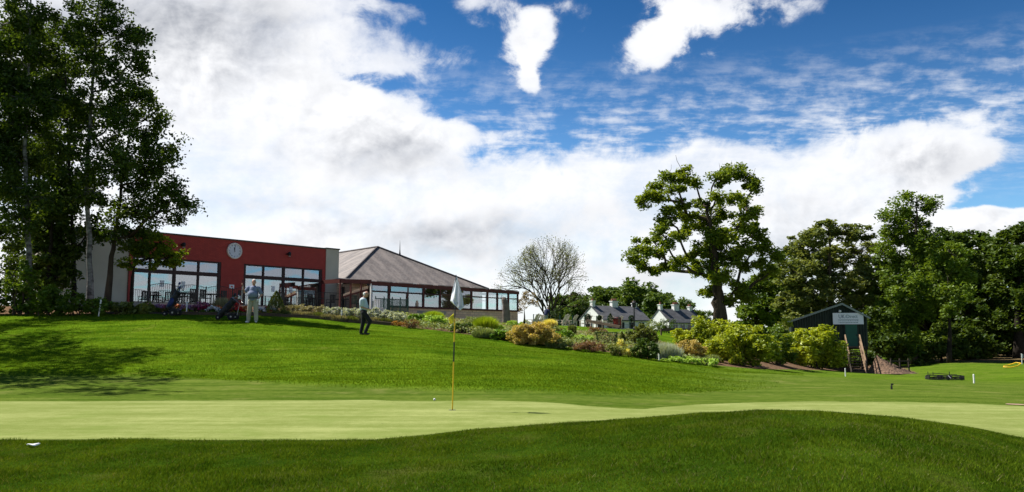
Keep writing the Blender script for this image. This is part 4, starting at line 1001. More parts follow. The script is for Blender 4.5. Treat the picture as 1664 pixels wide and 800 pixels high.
# bow-topped railings along the patio edge
def rail(s0, s1, out, name_label, bow=True, hgt=1.08, bows=1.75, mt_=M_BLACK, gap=.12):
    o0 = onwall(s0, out, -.05); root = empty('railing', o0, RZ, name_label, 'railing'); Lr = s1 - s0
    n = max(1, round(Lr / bows)); w_ = Lr / n
    for i in range(n + 1): MB().box((i * w_, 0, hgt / 2), (.05, .05, hgt)).build('post', mt_, root)
    for i in range(n):
        mb = MB(); xs = np.arange(i * w_ + gap, (i + 1) * w_ - .02, gap); top = lambda x: hgt - .10 + (.16 * math.sin(math.pi * (x - i * w_) / w_) if bow else .08)
        for x in xs: mb.box((x, 0, (.1 + top(x)) / 2), (.016, .016, top(x) - .1))
        P_ = [(i * w_ + w_ * q / 10, 0, top(i * w_ + w_ * q / 10)) for q in range(11)]; mb.tube(P_, .016, 5); mb.bar((i * w_, 0, .1), ((i + 1) * w_, 0, .1), .03)
        mb.build('panel', mt_, root)
    return root
rail(sx(198) + 0.0, sx(372), 3.6, 'black bow-topped metal railing in front of the left window band')
rail(sx(388) + .8, sx(549) + 1.6, 3.6, 'black metal railing in front of the right window band', bow=False)
# patio furniture
def chair_proto(mtl, arms=True):
    root = empty('patio_chair', (0, 0, 0))
    MB().box((0, 0, .43), (.46, .46, .04)).build('seat', mtl, root)
    mb = MB()
    for i in range(5): mb.box((-.18 + .09 * i, .23 + .02, .70), (.06, .02, .50))
    mb.box((0, .25, .95), (.46, .03, .06)); mb.build('backrest', mtl, root)
    for x in (-.21, .21):
        for y in (-.21, .23): MB().bar((x, y, 0), (x, y, .62 if y < 0 else .95), .04).build('leg', mtl, root)
        MB().box((x, 0, .64), (.05, .5, .03)).build('armrest', mtl, root)
    return root
def table_proto():
    root = empty('patio_table', (0, 0, 0)); MB().lathe([(.5, .70), (.5, .74)], (0, 0, 0), 24).build('tabletop', M_BLACK, root)
    MB().tube([(0, 0, .70), (0, 0, .05)], .03).build('pedestal', M_BLACK, root); MB().lathe([(.28, 0), (.25, .05), (.03, .08)], (0, 0, 0), 16).build('base', M_BLACK, root); return root
pc = chair_proto(M_BLACK); pg = chair_proto(M_DKGREEN); ptb = table_proto(); used = {}
def place(proto, s, out, rz, label, group, cat):
    o = proto if proto.name not in used else copy_tree(proto); used[proto.name] = 1
    o.location = onwall(s, out, -.05); o.rotation_euler = (0, 0, rz + RZ); tag(o, label, cat, group); return o
for px, where in ((252, 'furthest left patio table, behind the railing under the maple'), (300, 'patio table behind the first golf bag'), (470, 'patio table behind the dwarf conifer'), (512, 'patio table near the cream end wall')):
    place(ptb, sx(px) + .9, 2.0, 0, 'dark round ' + where, 'round patio tables', 'table')
CH = [(238, 2.2, 0, 'dark chair left of the table under the maple'), (262, 2.2, 3.0, 'dark chair right of the table under the maple'), (282, 2.4, .3, 'dark chair left of the table behind the first golf bag'), (318, 1.6, -2.9, 'dark chair right of the table behind the left golf bag'), (330, 2.8, 3.4, 'dark chair seen from behind near the red pier'), (402, 2.6, 2.9, 'dark chair behind the waving golfer'), (458, 2.4, .2, 'dark chair right of the dwarf conifer'), (485, 2.6, 3.2, 'dark chair between the two right-hand patio tables')]
for px, out, rz, lb in CH: place(pc, sx(px) + .9, out, rz, lb, 'dark patio chairs', 'chair')
for px, out, rz, lb in ((519, 2.9, 2.6, 'green patio chair, left one of the pair by the cream wall'), (531, 2.9, 3.6, 'green patio chair, right one of the pair by the cream wall')): place(pg, sx(px) + .9, out, rz, lb, 'green patio chairs', 'chair')

# ---------------------------------------------------------------- stone clubhouse with slate hip roof and conservatory
E0 = Vector((-12.7, 60.0, 5.15)); E1 = Vector((-2.0, 69.7, 5.15)); Lh, RH = frame_of(E0, E1)
hall = empty('stone_clubhouse', (E0.x, E0.y, 2.2), RH, 'stone clubhouse with large slate hipped roof and maroon glazed conservatory', 'building')
zE = 5.15 - 2.2; W_ = Lh; apex = (W_ / 2, 6.6, 8.85 - 2.2); back = (W_ / 2, 24.0, 8.85 - 2.2)
me = bpy.data.meshes.new('roof'); e = .0
vs = [(0, 0, zE), (W_, 0, zE), (W_, 30.6, zE), (0, 30.6, zE), apex, back, (0, 0, zE - .12), (W_, 0, zE - .12), (W_, 30.6, zE - .12), (0, 30.6, zE - .12)]
fs = [(0, 1, 4), (1, 2, 5, 4), (2, 3, 5), (3, 0, 4, 5), (0, 6, 7, 1), (1, 7, 8, 2), (2, 8, 9, 3), (3, 9, 6, 0), (6, 9, 8, 7)]
me.from_pydata(vs, [], fs); uv = me.uv_layers.new(name='UVMap')
for p in me.polygons:
    n = p.normal; t = Vector((0, 0, 1)).cross(n); t = t.normalized() if t.length > .1 else Vector((1, 0, 0)); u = n.cross(t)
    for li in p.loop_indices:
        co = me.vertices[me.loops[li].vertex_index].co; uv.data[li].uv = (co.dot(t), co.dot(u))
me.materials.append(M_SLATE); roof = bpy.data.objects.new('roof', me); COL.objects.link(roof); roof.parent = hall
mb = MB(); ap = Vector(apex)
for q in ((0, 0, zE), (W_, 0, zE)): mb.tube([Vector(q) + Vector((0, 0, .03)), ap + Vector((0, 0, .04))], .09, 6)
mb.tube([ap + Vector((0, 0, .04)), Vector(back)], .09, 6); mb.build('ridge_tiles', mat('ridge_tiles', (.10, .085, .08), (.07, .06, .06), .8), roof)
hp = ap.lerp(Vector((W_, 0, zE)), .20); mb = MB(); mb.tube([hp, hp + Vector((0, 0, .35))], [.10, .05], 8); mb.tube([hp + Vector((0, 0, .35)), hp + Vector((0, 0, .55)), hp + Vector((0, 0, 1.35))], [.05, .035, .008], 6); mb.build('finial', M_BLACK, roof)
mb = MB(); inn = .5
for a, b in (((inn, inn), (W_ - inn, inn)), ((W_ - inn, inn), (W_ - inn, 30)), ((W_ - inn, 30), (inn, 30)), ((inn, 30), (inn, inn))):
    c0 = Vector((a[0], a[1], 0)); c1 = Vector((b[0], b[1], 0)); mb.bar(c0 + Vector((0, 0, zE / 2 - .3)), c1 + Vector((0, 0, zE / 2 - .3)), .3, zE + .45)
mb.build('wall', M_STONE, hall)
MB().bar((-.02, -.06, zE - .12), (W_ + .02, -.06, zE - .12), .12, .13).build('gutter', M_BLACK, hall)
# stone return between the cream wall and the conservatory, with a little dark canopy
mb = MB(); mb.box((-.1, -1.2, .9), (1.3, 2.6, 3.6)); mb.build('wall', M_STONE, hall)
MB().prism([(-.9, -3.0, 2.75), (-.9, .2, 3.25), (-.9, .2, 3.12), (-.9, -3.0, 2.65)], (0, 0, 0), (2.8, 0, 0)).build('canopy', M_SLATE, hall)
# conservatory in its own axes
C0 = Vector((-9.86, 56.0, 2.0)); C1 = Vector((.50, 68.7, 2.0)); Lc, RCn = frame_of(C0, C1)
mroot = hall
def toh(p):  # conservatory-plan point -> hall local
    d = Vector((math.cos(RCn), math.sin(RCn), 0)); n = Vector((-math.sin(RCn), math.cos(RCn), 0))
    wv = C0 + d * p[0] + n * p[1] + Vector((0, 0, p[2])) - Vector((E0.x, E0.y, 2.2))
    c, s_ = math.cos(-RH), math.sin(-RH); return Vector((c * wv.x - s_ * wv.y, s_ * wv.x + c * wv.y, wv.z))
def cbar(mb, a, b, w_, h=None): mb.bar(toh(a), toh(b), w_, h)
zs, zh = 1.17, 2.80; cs = along(C0, RCn, 639)
def ccol(px): return along(C0, RCn, px)
DR = 3.6                                              # depth of the conservatory at its right end
mb = MB(); cbar(mb, (cs, .14, zs / 2 - .25), (Lc, .14, zs / 2 - .25), .28, zs + .5); cbar(mb, (Lc - .14, .3, zs / 2 - .25), (Lc - .14, DR, zs / 2 - .25), .28, zs + .5); mb.build('dwarf_wall', M_STONE, hall)
mb = MB(); cbar(mb, (cs - .05, -.02, zs + .03), (Lc + .05, -.02, zs + .03), .22, .07); cbar(mb, (Lc, 0, zs + .03), (Lc, DR, zs + .03), .22, .07); mb.build('sill', M_FRAME2, hall)
mb = MB(); cbar(mb, (0, 0, zh + .0), (Lc + .1, 0, zh + .0), .16, .26); cbar(mb, (Lc, 0, zh), (Lc, DR, zh), .16, .24); cbar(mb, (Lc - .1, DR, zh), (Lc - 4.2, DR, zh), .14, .2); mb.build('fascia', M_FRAME2, hall)
mb = MB()
for i in range(8): cbar(mb, (Lc * (i + .2) / 8, -.09, zh + .17), (Lc * (i + .92) / 8, -.09, zh + .17), .07, .05)
mb.build('gutter', mat('pale_gutter', (.45, .38, .36), None, .5), hall)
cols = [ccol(p) for p in (603, 632, 662, 688, 715, 741, 766, 792, 808, 826)] + [Lc]
for i, x in enumerate(cols):
    z0 = zs if x > cs - .3 else 0; m_ = M_WHITE if i == 0 else M_FRAME2
    mb = MB(); cbar(mb, (x, 0, z0 + .0), (x, 0, zh), .09 if i else .12, .1); mb.build('mullion', m_, hall)
for i in range(len(cols) - 1):
    a, b = cols[i] + .05, cols[i + 1] - .05; z0 = zs + .07 if a > cs - .4 else .05; zm = zh - .55
    mb = MB(); cbar(mb, (a, 0, zm), (b, 0, zm), .07, .07); cbar(mb, (a, 0, z0 + .03), (b, 0, z0 + .03), .07, .06)
    cbar(mb, (a + .03, 0, z0), (a + .03, 0, zh - .13), .06); cbar(mb, (b - .03, 0, z0), (b - .03, 0, zh - .13), .06); wf = mb.build('window', M_FRAME, hall)
    g1 = MB(); cbar(g1, ((a + .06), .01, (z0 + zm) / 2), (b - .06, .01, (z0 + zm) / 2), .01, zm - z0 - .1); g1.build('pane', M_GLASS if i < 6 else M_GLASS3, wf)
    g1 = MB(); y_ = -.10 if i in (1, 3) else .01; cbar(g1, ((a + .06), y_, (zm + zh) / 2 - .04), (b - .06, y_, (zm + zh) / 2 - .04), .01, zh - zm - .2); g1.build('pane', M_GLASS2 if i < 6 else M_GLASS3, wf)
for j, yy in enumerate((0, DR * .5, DR)):
    mb = MB(); cbar(mb, (Lc, yy, zs), (Lc, yy, zh), .09, .1); mb.build('mullion', M_FRAME2, hall)
for yy in (0, DR * .5):
    g1 = MB(); cbar(g1, (Lc, yy + .06, (zs + zh) / 2), (Lc, yy + DR * .5 - .06, (zs + zh) / 2), .01, zh - zs - .2); g1.build('pane', M_GLASS3, hall)
# back frame of the see-through end, lean-to glass roof
mb = MB()
for x in (Lc - 1.2, Lc - 2.4, Lc - 3.6): cbar(mb, (x, DR, .3), (x, DR, zh), .09)
cbar(mb, (Lc, DR, 1.2), (Lc - 4, DR, 1.2), .1, .12); cbar(mb, (Lc, DR, 2.2), (Lc - 4, DR, 2.2), .06, .06); mb.build('back_frame', M_FRAME2, hall)
mb = MB()
for i in range(14):
    x = Lc * i / 13.5; cbar(mb, (x, 0, zh + .14), (x, DR - .2, zh + .26), .06, .08)
mb.build('roof_bars', M_FRAME2, hall)
g1 = MB(); q = [toh((0, 0, zh + .16)), toh((Lc, 0, zh + .16)), toh((Lc, DR, zh + .28)), toh((0, DR, zh + .28))]; g1.prism(q, (0, 0, 0), (0, 0, .015)); g1.build('roof_glazing', M_GLASS3, hall)
# inside: stone back wall, dark doorway shapes, tables catching light
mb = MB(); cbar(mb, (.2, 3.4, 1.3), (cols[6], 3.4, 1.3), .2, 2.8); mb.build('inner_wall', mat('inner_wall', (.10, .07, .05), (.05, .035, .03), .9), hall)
mb = MB(); cbar(mb, (.2, 1.8, 0), (Lc - .3, 1.8, 0), 3.4, .08); mb.build('floor', M_IN, hall)
# porch on the left end of the conservatory
mb = MB(); cbar(mb, (-2.0, .9, zh + .1), (0, 0, zh + .1), .12, .28); cbar(mb, (-2.0, .9, zh + .1), (-2.0, 3, zh + .1), .12, .28)
for t in (0.33, .66, 1): cbar(mb, (-2.0 * t, .9 * t, 0), (-2.0 * t, .9 * t, zh), .09)
cbar(mb, (-1.8, .85, 1.8), (-.2, .15, 2.35), .1, .12); mb.build('porch', M_FRAME2, hall)
mb = MB(); mb.prism([toh((-1.8, .8, 1.82)), toh((-.2, .1, 2.40)), toh((-.2, .1, 2.62)), toh((-1.8, .8, 2.0))], (0, 0, 0), (0, .02, 0)); mb.build('awning', M_STONE, hall)
# green windbreak in front of the conservatory
wb = empty('windbreak', onground(610, 54), RCn, 'dark green panelled windbreak fence in front of the left conservatory windows', 'fence')
wb.location.z = 2.55
for i in range(5): MB().box((i * .75, 0, .6), (.05, .05, 1.3)).build('post', M_DKGREEN, wb)
for i in range(4):
    mb = MB()
    for k in range(8): mb.box((i * .75 + .09 + k * .083, 0, .58), (.035, .02, 1.0))
    mb.box((i * .75 + .375, 0, 1.1), (.7, .03, .05)); mb.box((i * .75 + .375, 0, .1), (.7, .03, .05)); mb.build('panel', M_DKGREEN, wb)
wc = empty('white_chair', (0, 0, 0), RH, 'small white slatted garden chair behind the silvery border plants', 'chair'); q = onground(615, 50.5); wc.location = q; wc.location.z = P(615, 508, 50.5).z - .15
mb = MB()
for i in range(4): mb.box((-.19 + .125 * i, .2, .68), (.07, .02, .56))
mb.box((0, .2, .96), (.46, .03, .06)); mb.build('backrest', M_WHITE, wc); MB().box((0, 0, .42), (.46, .42, .035)).build('seat', M_WHITE, wc)
for x in (-.2, .2):
    for y in (-.18, .2): MB().bar((x, y, 0), (x, y, .45), .04).build('leg', M_WHITE, wc)
# standing stone
sroot = onground(822, 60); zb = min(sroot.z, 2.0)
prof = [(.0, .30), (.3, .31), (.9, .30), (1.5, .26), (1.9, .21), (2.12, .12)]; mb = MB(); vs = []; n = 10
for z, r in prof:
    for k in range(n):
        a = 2 * math.pi * k / n; rr = r * (1 + .10 * math.sin(3 * a + z * 2) + rng.normal() * .03); vs.append((rr * math.cos(a) + (.06 * z if z > 1.5 else 0) * -1, rr * .6 * math.sin(a), z - .1))
fs = [(i * n + k, i * n + (k + 1) % n, (i + 1) * n + (k + 1) % n, (i + 1) * n + k) for i in range(5) for k in range(n)] + [tuple(range(n))[::-1], tuple(50 + k for k in range(n))]
mb.add(vs, fs); o = mb.build('standing_stone', mat('weathered_stone', (.22, .18, .15), (.12, .10, .085), .95, 3, .03), None, True, loc=(sroot.x, sroot.y, P(822, 527, 60).z)); tag(o, 'tall rough grey-brown standing stone at the right end of the conservatory', 'stone')
# timber sleepers edging the lawn
M_SLEEP = mat('sleeper', (.10, .07, .045), (.05, .035, .025), .95, 3, stretch=(.5, .5, 3))
pxs = [288, 322, 356, 390, 424, 458, 494, 530, 566, 602, 640]
for i in range(len(pxs) - 1):
    a = G(pxs[i], curve(edge, np.array([pxs[i]]))[0] + .4, 28); b = G(pxs[i + 1], curve(edge, np.array([pxs[i + 1]]))[0] + .4, 28)
    mb = MB(); c_ = (a + b) / 2; mb.bar(a - c_ + Vector((0, 0, .05)), (b - c_) * .97 + Vector((0, 0, .05)), .18, .18); o = mb.build('timber_sleeper', M_SLEEP, None, False, loc=c_, bevel=.012)
    tag(o, 'dark timber sleeper retaining the flower border at the lawn edge', 'edging', 'sleepers edging the lawn')

# ---------------------------------------------------------------- cottages
M_CROOF = mat('cottage_slate', (.12, .12, .13), (.075, .075, .08), .8, 1.2, stretch=(1, 1, 3)); M_POT = mat('chimney_pot', (.32, .14, .09), (.2, .09, .06), .8)
M_DKW = mat('dark_pane', (.04, .05, .06), (.03, .03, .04), .15, spec=.6)
def cottage(px, Yd, zb, k_, label):
    # corner nearest the camera; gable runs back to the left, long side back to the right
    c0 = Vector(((px - CX) / F * Yd, Yd, zb)); root = empty('cottage', c0, math.atan2(.55, .83), label, 'house')
    L, Wd, He, Hr = 9.0 * k_, 5.4 * k_, 2.3, 4.3
    vs = [(0, 0, -1), (L, 0, -1), (L, Wd, -1), (0, Wd, -1), (0, 0, He), (L, 0, He), (L, Wd, He), (0, Wd, He), (0, Wd / 2, Hr - .05), (L, Wd / 2, Hr - .05)]
    MB().add(vs, [(0, 4, 8, 7, 3), (1, 2, 6, 9, 5), (0, 1, 5, 4), (2, 3, 7, 6)]).build('wall', M_WHITE, root)
    o_ = .3; mb = MB(); hh = .14
    for y0, y1 in ((-o_, Wd / 2), (Wd + o_, Wd / 2)):
        z0 = He - (Hr - He) * o_ / (Wd / 2) * 1.0 + .06
        mb.prism([(-.08, y0, z0), (L + .3, y0, z0), (L + .3, y1, Hr), (-.08, y1, Hr)], (0, 0, 0), (0, 0, hh))
    # hipped wing to the rear right, lower
    mb.build('roof', M_CROOF, root)
    def chim(x, y, z1, w_, d_, pots):
        ch = MB().box((x, y, (He + z1) / 2), (w_, d_, z1 - He)).box((x, y, z1 + .05), (w_ + .16, d_ + .16, .12)).build('chimney', M_WHITE, root)
        for i in range(pots):
            xx = x + (i - (pots - 1) / 2) * .36
            MB().lathe([(.15, z1 + .1), (.17, z1 + .2), (.12, z1 + .45), (.16, z1 + .52)], (xx, y, 0), 10).build('chimney_pot', M_POT, ch)
    chim(.3, Wd / 2, Hr + .75, .55, .55, 1); chim(L * .50, Wd / 2, Hr + .8, 1.15, .6, 3); chim(L - .4, Wd / 2, Hr + .55, .6, .55, 2)
    for i in range(4):
        x = L * (.18 + .22 * i); f = MB().box((x, -.03, 1.45), (1.15, .08, 1.15)).build('window', M_WHITE, root)
        for s_ in (-.28, .28): MB().box((x + s_, -.075, 1.45), (.46, .01, .95)).build('pane', M_DKW, f)
    f = MB().box((-.03, Wd / 2, 1.6), (.08, .9, 1.0)).build('window', M_WHITE, root); MB().box((-.075, Wd / 2, 1.6), (.01, .75, .85)).build('pane', M_DKW, f)
    return root
ct1 = cottage(979, 118, P(979, 545, 118).z, 1.0, 'nearer white single-storey cottage with three white chimneys and slate roof')
ct2 = cottage(1086, 128, P(1086, 547, 128).z, .82, 'second white cottage further right, partly behind a round dark bush')

# ---------------------------------------------------------------- terrace with wooden chairs
ZT = 1.80
t0 = Vector(((868 - CX) / F * 62, 62, ZT)); t1 = Vector(((1024 - CX) / F * 70, 70, ZT)); Lt, RT = frame_of(t0, t1)
o = MB().box((Lt / 2, 2.5, -.55), (Lt, 5, 1.1)).build('terrace', M_PAVE); o.location = t0; o.rotation_euler = (0, 0, RT); o['kind'] = 'structure'
M_TEAK = mat('weathered_teak', (.60, .54, .46), (.46, .41, .35), .85, 4)
def adirondack():
    root = empty('garden_chair', (0, 0, 0)); mb = MB()
    for i in range(6): mb.bar((-.25 + .1 * i, .12, .33), (-.27 + .108 * i, .55, 1.02 + (.06 if i in (2, 3) else 0)), .085, .025)
    mb.build('backrest', M_TEAK, root)
    mb = MB()
    for i in range(5): mb.box((0, -.32 + .11 * i, .40 - .02 * i), (.56, .09, .025))
    mb.build('seat', M_TEAK, root)
    for x in (-.33, .33):
        MB().box((x, -.05, .60), (.14, .75, .03)).build('armrest', M_TEAK, root); MB().bar((x, -.36, 0), (x, -.36, .59), .1, .04).build('leg', M_TEAK, root); MB().bar((x, .30, 0), (x, .30, .59), .1, .04).build('leg', M_TEAK, root)
    return root
ad = adirondack(); first = True
ADL = [(884, 1.2, 3.3, 'wooden garden chair at the left end of the terrace'), (909, 2.0, 2.8, 'wooden garden chair the bent man leans over'), (929, 1.0, 3.2, 'wooden garden chair beside the low table, third from the left'), (948, 1.4, 3.4, 'wooden garden chair in front of the first cottage gable'),
       (969, 1.2, 2.9, 'wooden garden chair above the sloping handrail, left one'), (986, 1.2, 3.1, 'wooden garden chair between the two clipped trees'), (1004, 1.2, 3.0, 'wooden garden chair left of the red bin'), (1020, 1.3, 3.2, 'wooden garden chair right of the red bin')]
def onter(px, dep):
    s_ = along(t0, RT, px); d = Vector((math.cos(RT), math.sin(RT), 0)); n = Vector((-math.sin(RT), math.cos(RT), 0)); return t0 + d * s_ + n * dep
for px, dep, rz, lb in ADL:
    o = ad if first else copy_tree(ad); first = False; o.location = onter(px, dep); o.rotation_euler = (0, 0, RT + rz); tag(o, lb, 'chair', 'wooden chairs on the terrace')
for px, lb in ((936, 'low wooden table between two terrace chairs, left of the cottage gable'), (994, 'low wooden table on the terrace near the red bin')):
    r = empty('low_table', onter(px, .5), RT, lb, 'table'); MB().box((0, 0, .45), (.8, .5, .04)).build('tabletop', M_TEAK, r)
    for x in (-.33, .33):
        for y in (-.2, .2): MB().box((x, y, .22), (.06, .06, .43)).build('leg', M_TEAK, r)
tr = empty('terrace_railing', t0 + Vector((0, 0, 0)), RT, 'slim dark posts with thin wires along the front edge of the terrace', 'railing')
for i in range(9): MB().box((Lt * i / 8, .08, .5), (.05, .05, 1.0)).build('post', M_DKGREEN, tr)
mb = MB()
for z in (.3, .6, .95): mb.tube([(0, .08, z), (Lt, .08, z)], .008, 5)
mb.build('wires', M_BLACK, tr)
# handrail sloping down from the terrace
r = empty('sloping_handrail', P(954, 531, 60), 0, 'brown timber handrail sloping down to the right from the terrace', 'handrail')
a = Vector((0, 0, .45)); b = P(1008, 535, 57) - P(954, 531, 60) + Vector((0, 0, .15)); MB().bar(a, b, .16, .18).build('rail', M_SLEEP, r)
for t in (.02, .5, .96): q = a.lerp(b, t); MB().bar(q + Vector((0, 0, -.9)), q, .10).build('post', M_SLEEP, r)
# lamp post, bin, clipped trees, low rail
q = onground(1031, 58); lp = empty('lamp_post', (q.x, q.y, q.z), 0, 'black post with small lantern standing among the border shrubs', 'lamp post'); hL = P(1031, 500, 58).z - q.z
mb = MB(); mb.tube([(0, 0, 0), (0, 0, .3), (0, 0, hL)], [.07, .05, .04], 10); mb.lathe([(.11, 0), (.11, .2), (.06, .3)], (0, 0, 0), 10); mb.build('post', M_BLACK, lp)
MB().lathe([(.06, hL), (.14, hL + .05), (.16, hL + .32), (.19, hL + .34), (.03, hL + .5)], (0, 0, 0), 8).build('lantern', M_BLACK, lp)
q = onter(1011, .6); rb = empty('litter_bin', q, 0, 'round red litter bin with a dark lid on the terrace', 'bin'); k = .34
MB().lathe([(k * .9, 0), (k, .1), (k, .75), (k * .96, .78)], (0, 0, 0), 18).build('body', mat('red_plastic', (.34, .05, .03), (.26, .04, .03), .6), rb); MB().lathe([(k * 1.04, .78), (k * 1.04, .84), (k * .6, .95)], (0, 0, 0), 18).build('lid', mat('dark_lid', (.06, .02, .02), None, .5), rb)
for i, (px, shp, lb) in enumerate(((961, 'ball', 'clipped ball tree in a pot left of the terrace centre'), (980, 'ball', 'small clipped ball tree in the middle of the terrace'), (998, 'cone', 'clipped pointed tree in a pot left of the red bin'), (1032, 'ball', 'clipped ball tree beside the black lamp post'))):
    q = onter(px, .45); r = empty('topiary_tree', q, 0, lb, 'potted tree', 'clipped potted trees on the terrace'); s_ = .75 if i == 1 else 1
    MB().lathe([(.16, 0), (.2, .3), (.17, .3)], (0, 0, 0), 12).build('pot', M_BLACK, r); MB().tube([(0, 0, .28), (0, 0, .7)], .025).build('stem', BARK, r)
    d = rng.standard_normal((900, 3)); d /= np.linalg.norm(d, axis=1)[:, None]; pts = d * np.array([.26, .26, .28 if shp == 'ball' else .40]) * s_ * (.85 + .2 * rng.random((900, 1)))
    if shp == 'cone': pts[:, :2] *= (1.15 - .9 * np.clip((pts[:, 2:3] + .1) / .5, 0, 1))
    pts[:, 2] += .85; o = bpy.data.objects.new('crown', leaf_mesh('crown', pts, .04, S_YEW)); COL.objects.link(o); o.parent = r
q = G(1074, 545, 45); r = empty('timber_rail', q, .35, 'low dark timber rail across the small lawn in front of the second cottage', 'fence'); MB().bar((0, 0, .35), (2.3, 0, .35), .08, .16).build('rail', M_SLEEP, r)
for x in (.05, 1.15, 2.25): MB().box((x, .05, .15), (.08, .08, .5)).build('post', M_SLEEP, r)

# ---------------------------------------------------------------- green shed on stilts with steps and a sign
M_CORR = mat('green_corrugated', (.020, .034, .024), (.012, .020, .015), .6, 2); M_DOOR = mat('green_door', (.012, .105, .065), (.010, .085, .055), .5, 2)
M_WOOD = mat('pale_timber', (.36, .24, .15), (.25, .165, .10), .85, 4, stretch=(1, 1, .2)); M_DWOOD = mat('dark_timber', (.06, .045, .035), (.035, .028, .022), .9, 4)
YS = 68.0; fl = P(1385, 563, YS).z; gx0 = (1352 - CX) / F * YS; gx1 = (1405 - CX) / F * YS
sh = empty('green_shed', ((gx0 + gx1) / 2, YS, fl), R(-18), 'green corrugated shed on stilts with gabled roof, white sign and green door', 'shed')
mid_ = (gx0 + gx1) / 2; kx = YS / F
xA = (1368 - CX) * kx - mid_; xL = (1288 - CX) * kx - mid_; xR = (1404 - CX) * kx - mid_; Ls = 7.0
Ha = P(1368, 494, YS).z - fl; HL = P(1288, 522, YS).z - fl; HR = P(1404, 515, YS).z - fl
mb = MB()
def corr(a, b, z0, za1, zb1, n, nx, ny):
    """corrugated sheet from plan point a to b with given head heights"""
    v = []; f = []
    for i in range(n * 2 + 1):
        t = i / (n * 2); o_ = .03 * (1 if i % 2 else -1); x_ = a[0] + (b[0] - a[0]) * t + nx * o_; y_ = a[1] + (b[1] - a[1]) * t + ny * o_
        v += [(x_, y_, z0), (x_, y_, za1 + (zb1 - za1) * t)]
    for i in range(n * 2): f.append((2 * i, 2 * i + 2, 2 * i + 3, 2 * i + 1))
    mb.add(v, f)
corr((xL, 0), (xA, 0), 0, HL, Ha, 20, 0, -1); corr((xA, 0), (xR, 0), 0, Ha, HR, 9, 0, -1); corr((xR, 0), (xR, Ls), 0, HR, HR, 20, 1, 0); corr((xL, Ls), (xL, 0), 0, HL, HL, 20, -1, 0)
mb.build('wall', M_CORR, sh)
M_RF = mat('pale_green_sheet', (.16, .20, .17), (.10, .13, .11), .4, 2); mb = MB(); e_ = .25
for (xe, he) in ((xL, HL), (xR, HR)):
    sl = (Ha - he) / abs(xA - xe); sg_ = 1 if xe > xA else -1
    mb.prism([(xe + sg_ * e_, -.25, he - sl * e_ + .03), (xA, -.25, Ha + .03), (xA, Ls, Ha + .03), (xe + sg_ * e_, Ls, he - sl * e_ + .03)], (0, 0, 0), (0, 0, .06))
mb.build('roof', M_RF, sh); mb = MB()
for (xe, he) in ((xL, HL), (xR, HR)):
    sl = (Ha - he) / abs(xA - xe); sg_ = 1 if xe > xA else -1; mb.bar((xe + sg_ * e_, -.27, he - sl * e_), (xA, -.27, Ha), .04, .15)
mb.build('bargeboard', mat('grey_board', (.26, .30, .27), None, .6), sh); hw = (gx1 - gx0) / 2 + .1
MB().box(((xL + xR) / 2, Ls / 2, -.12), (xR - xL, Ls - .1, .24)).build('floor', M_DWOOD, sh)
for x in (xL + .2, xL + 2.2, xA, xR - .15):
    for y in (.15, 4.0): MB().box((x, y, -1.4), (.14, .14, 2.7)).build('stilt', M_DWOOD, sh)
dxc = (1380 - (1352 + 1405) / 2) * kx * 1.04
dr = MB().box((dxc, -.09, .93), (.92, .06, 1.86)).build('door', M_DOOR, sh)
mb = MB(); mb.box((dxc, -.1, 1.92), (1.06, .07, .08)); mb.box((dxc - .5, -.1, .93), (.06, .07, 1.9)); mb.box((dxc + .5, -.1, .93), (.06, .07, 1.9)); mb.build('door_frame', M_CORR, sh)
MB().box((dxc + .36, -.15, .95), (.05, .06, .16)).build('handle', M_BLACK, dr)
sgx = (1376 - (1352 + 1405) / 2) * kx * 1.04; sw, shh = 2.40, .96; sz = P(1376, 518, YS).z - fl
sgn = MB().box((sgx, -.17, sz), (sw, .05, shh)).build('sign', mat('sign_board', (.84, .85, .88), (.80, .81, .84), .6), sh, bevel=.006)
M_NAVY = mat('sign_ink', (.06, .10, .14), None, .6); M_TEALI = mat('sign_ink_teal', (.10, .20, .22), None, .6)
text_mesh('UK', .46, M_NAVY, 'lettering', sgn, (sgx - .50, -.20, sz + .17), (math.pi / 2, 0, 0), .80); text_mesh('iDirect', .40, M_TEALI, 'lettering', sgn, (sgx + .27, -.20, sz + .17), (math.pi / 2, 0, 0), .84)
mb = MB(); mb.box((sgx, -.199, sz - .08), (1.6, .006, .022)); mb.build('rule', M_NAVY, sgn)
for i, (zz, wd) in enumerate(((sz - .19, 1.55), (sz - .34, 1.5))):
    x = sgx - wd / 2; mb = MB()
    while x < sgx + wd / 2: ww = rng.uniform(.05, .16); mb.box((x + ww / 2, -.199, zz), (ww, .006, .045)); x += ww + .035
    mb.build('small_lettering', M_TEALI, sgn)
MB().lathe([(.10, 0), (.12, .12), (.04, .2)], (-.75, -.2, Ha * .80), 10).build('lamp', M_WHITE, sh)
mb = MB(); mb.box((dxc + .1, -.5, -.06), (1.7, .9, .08)); mb.build('landing', M_DWOOD, sh)
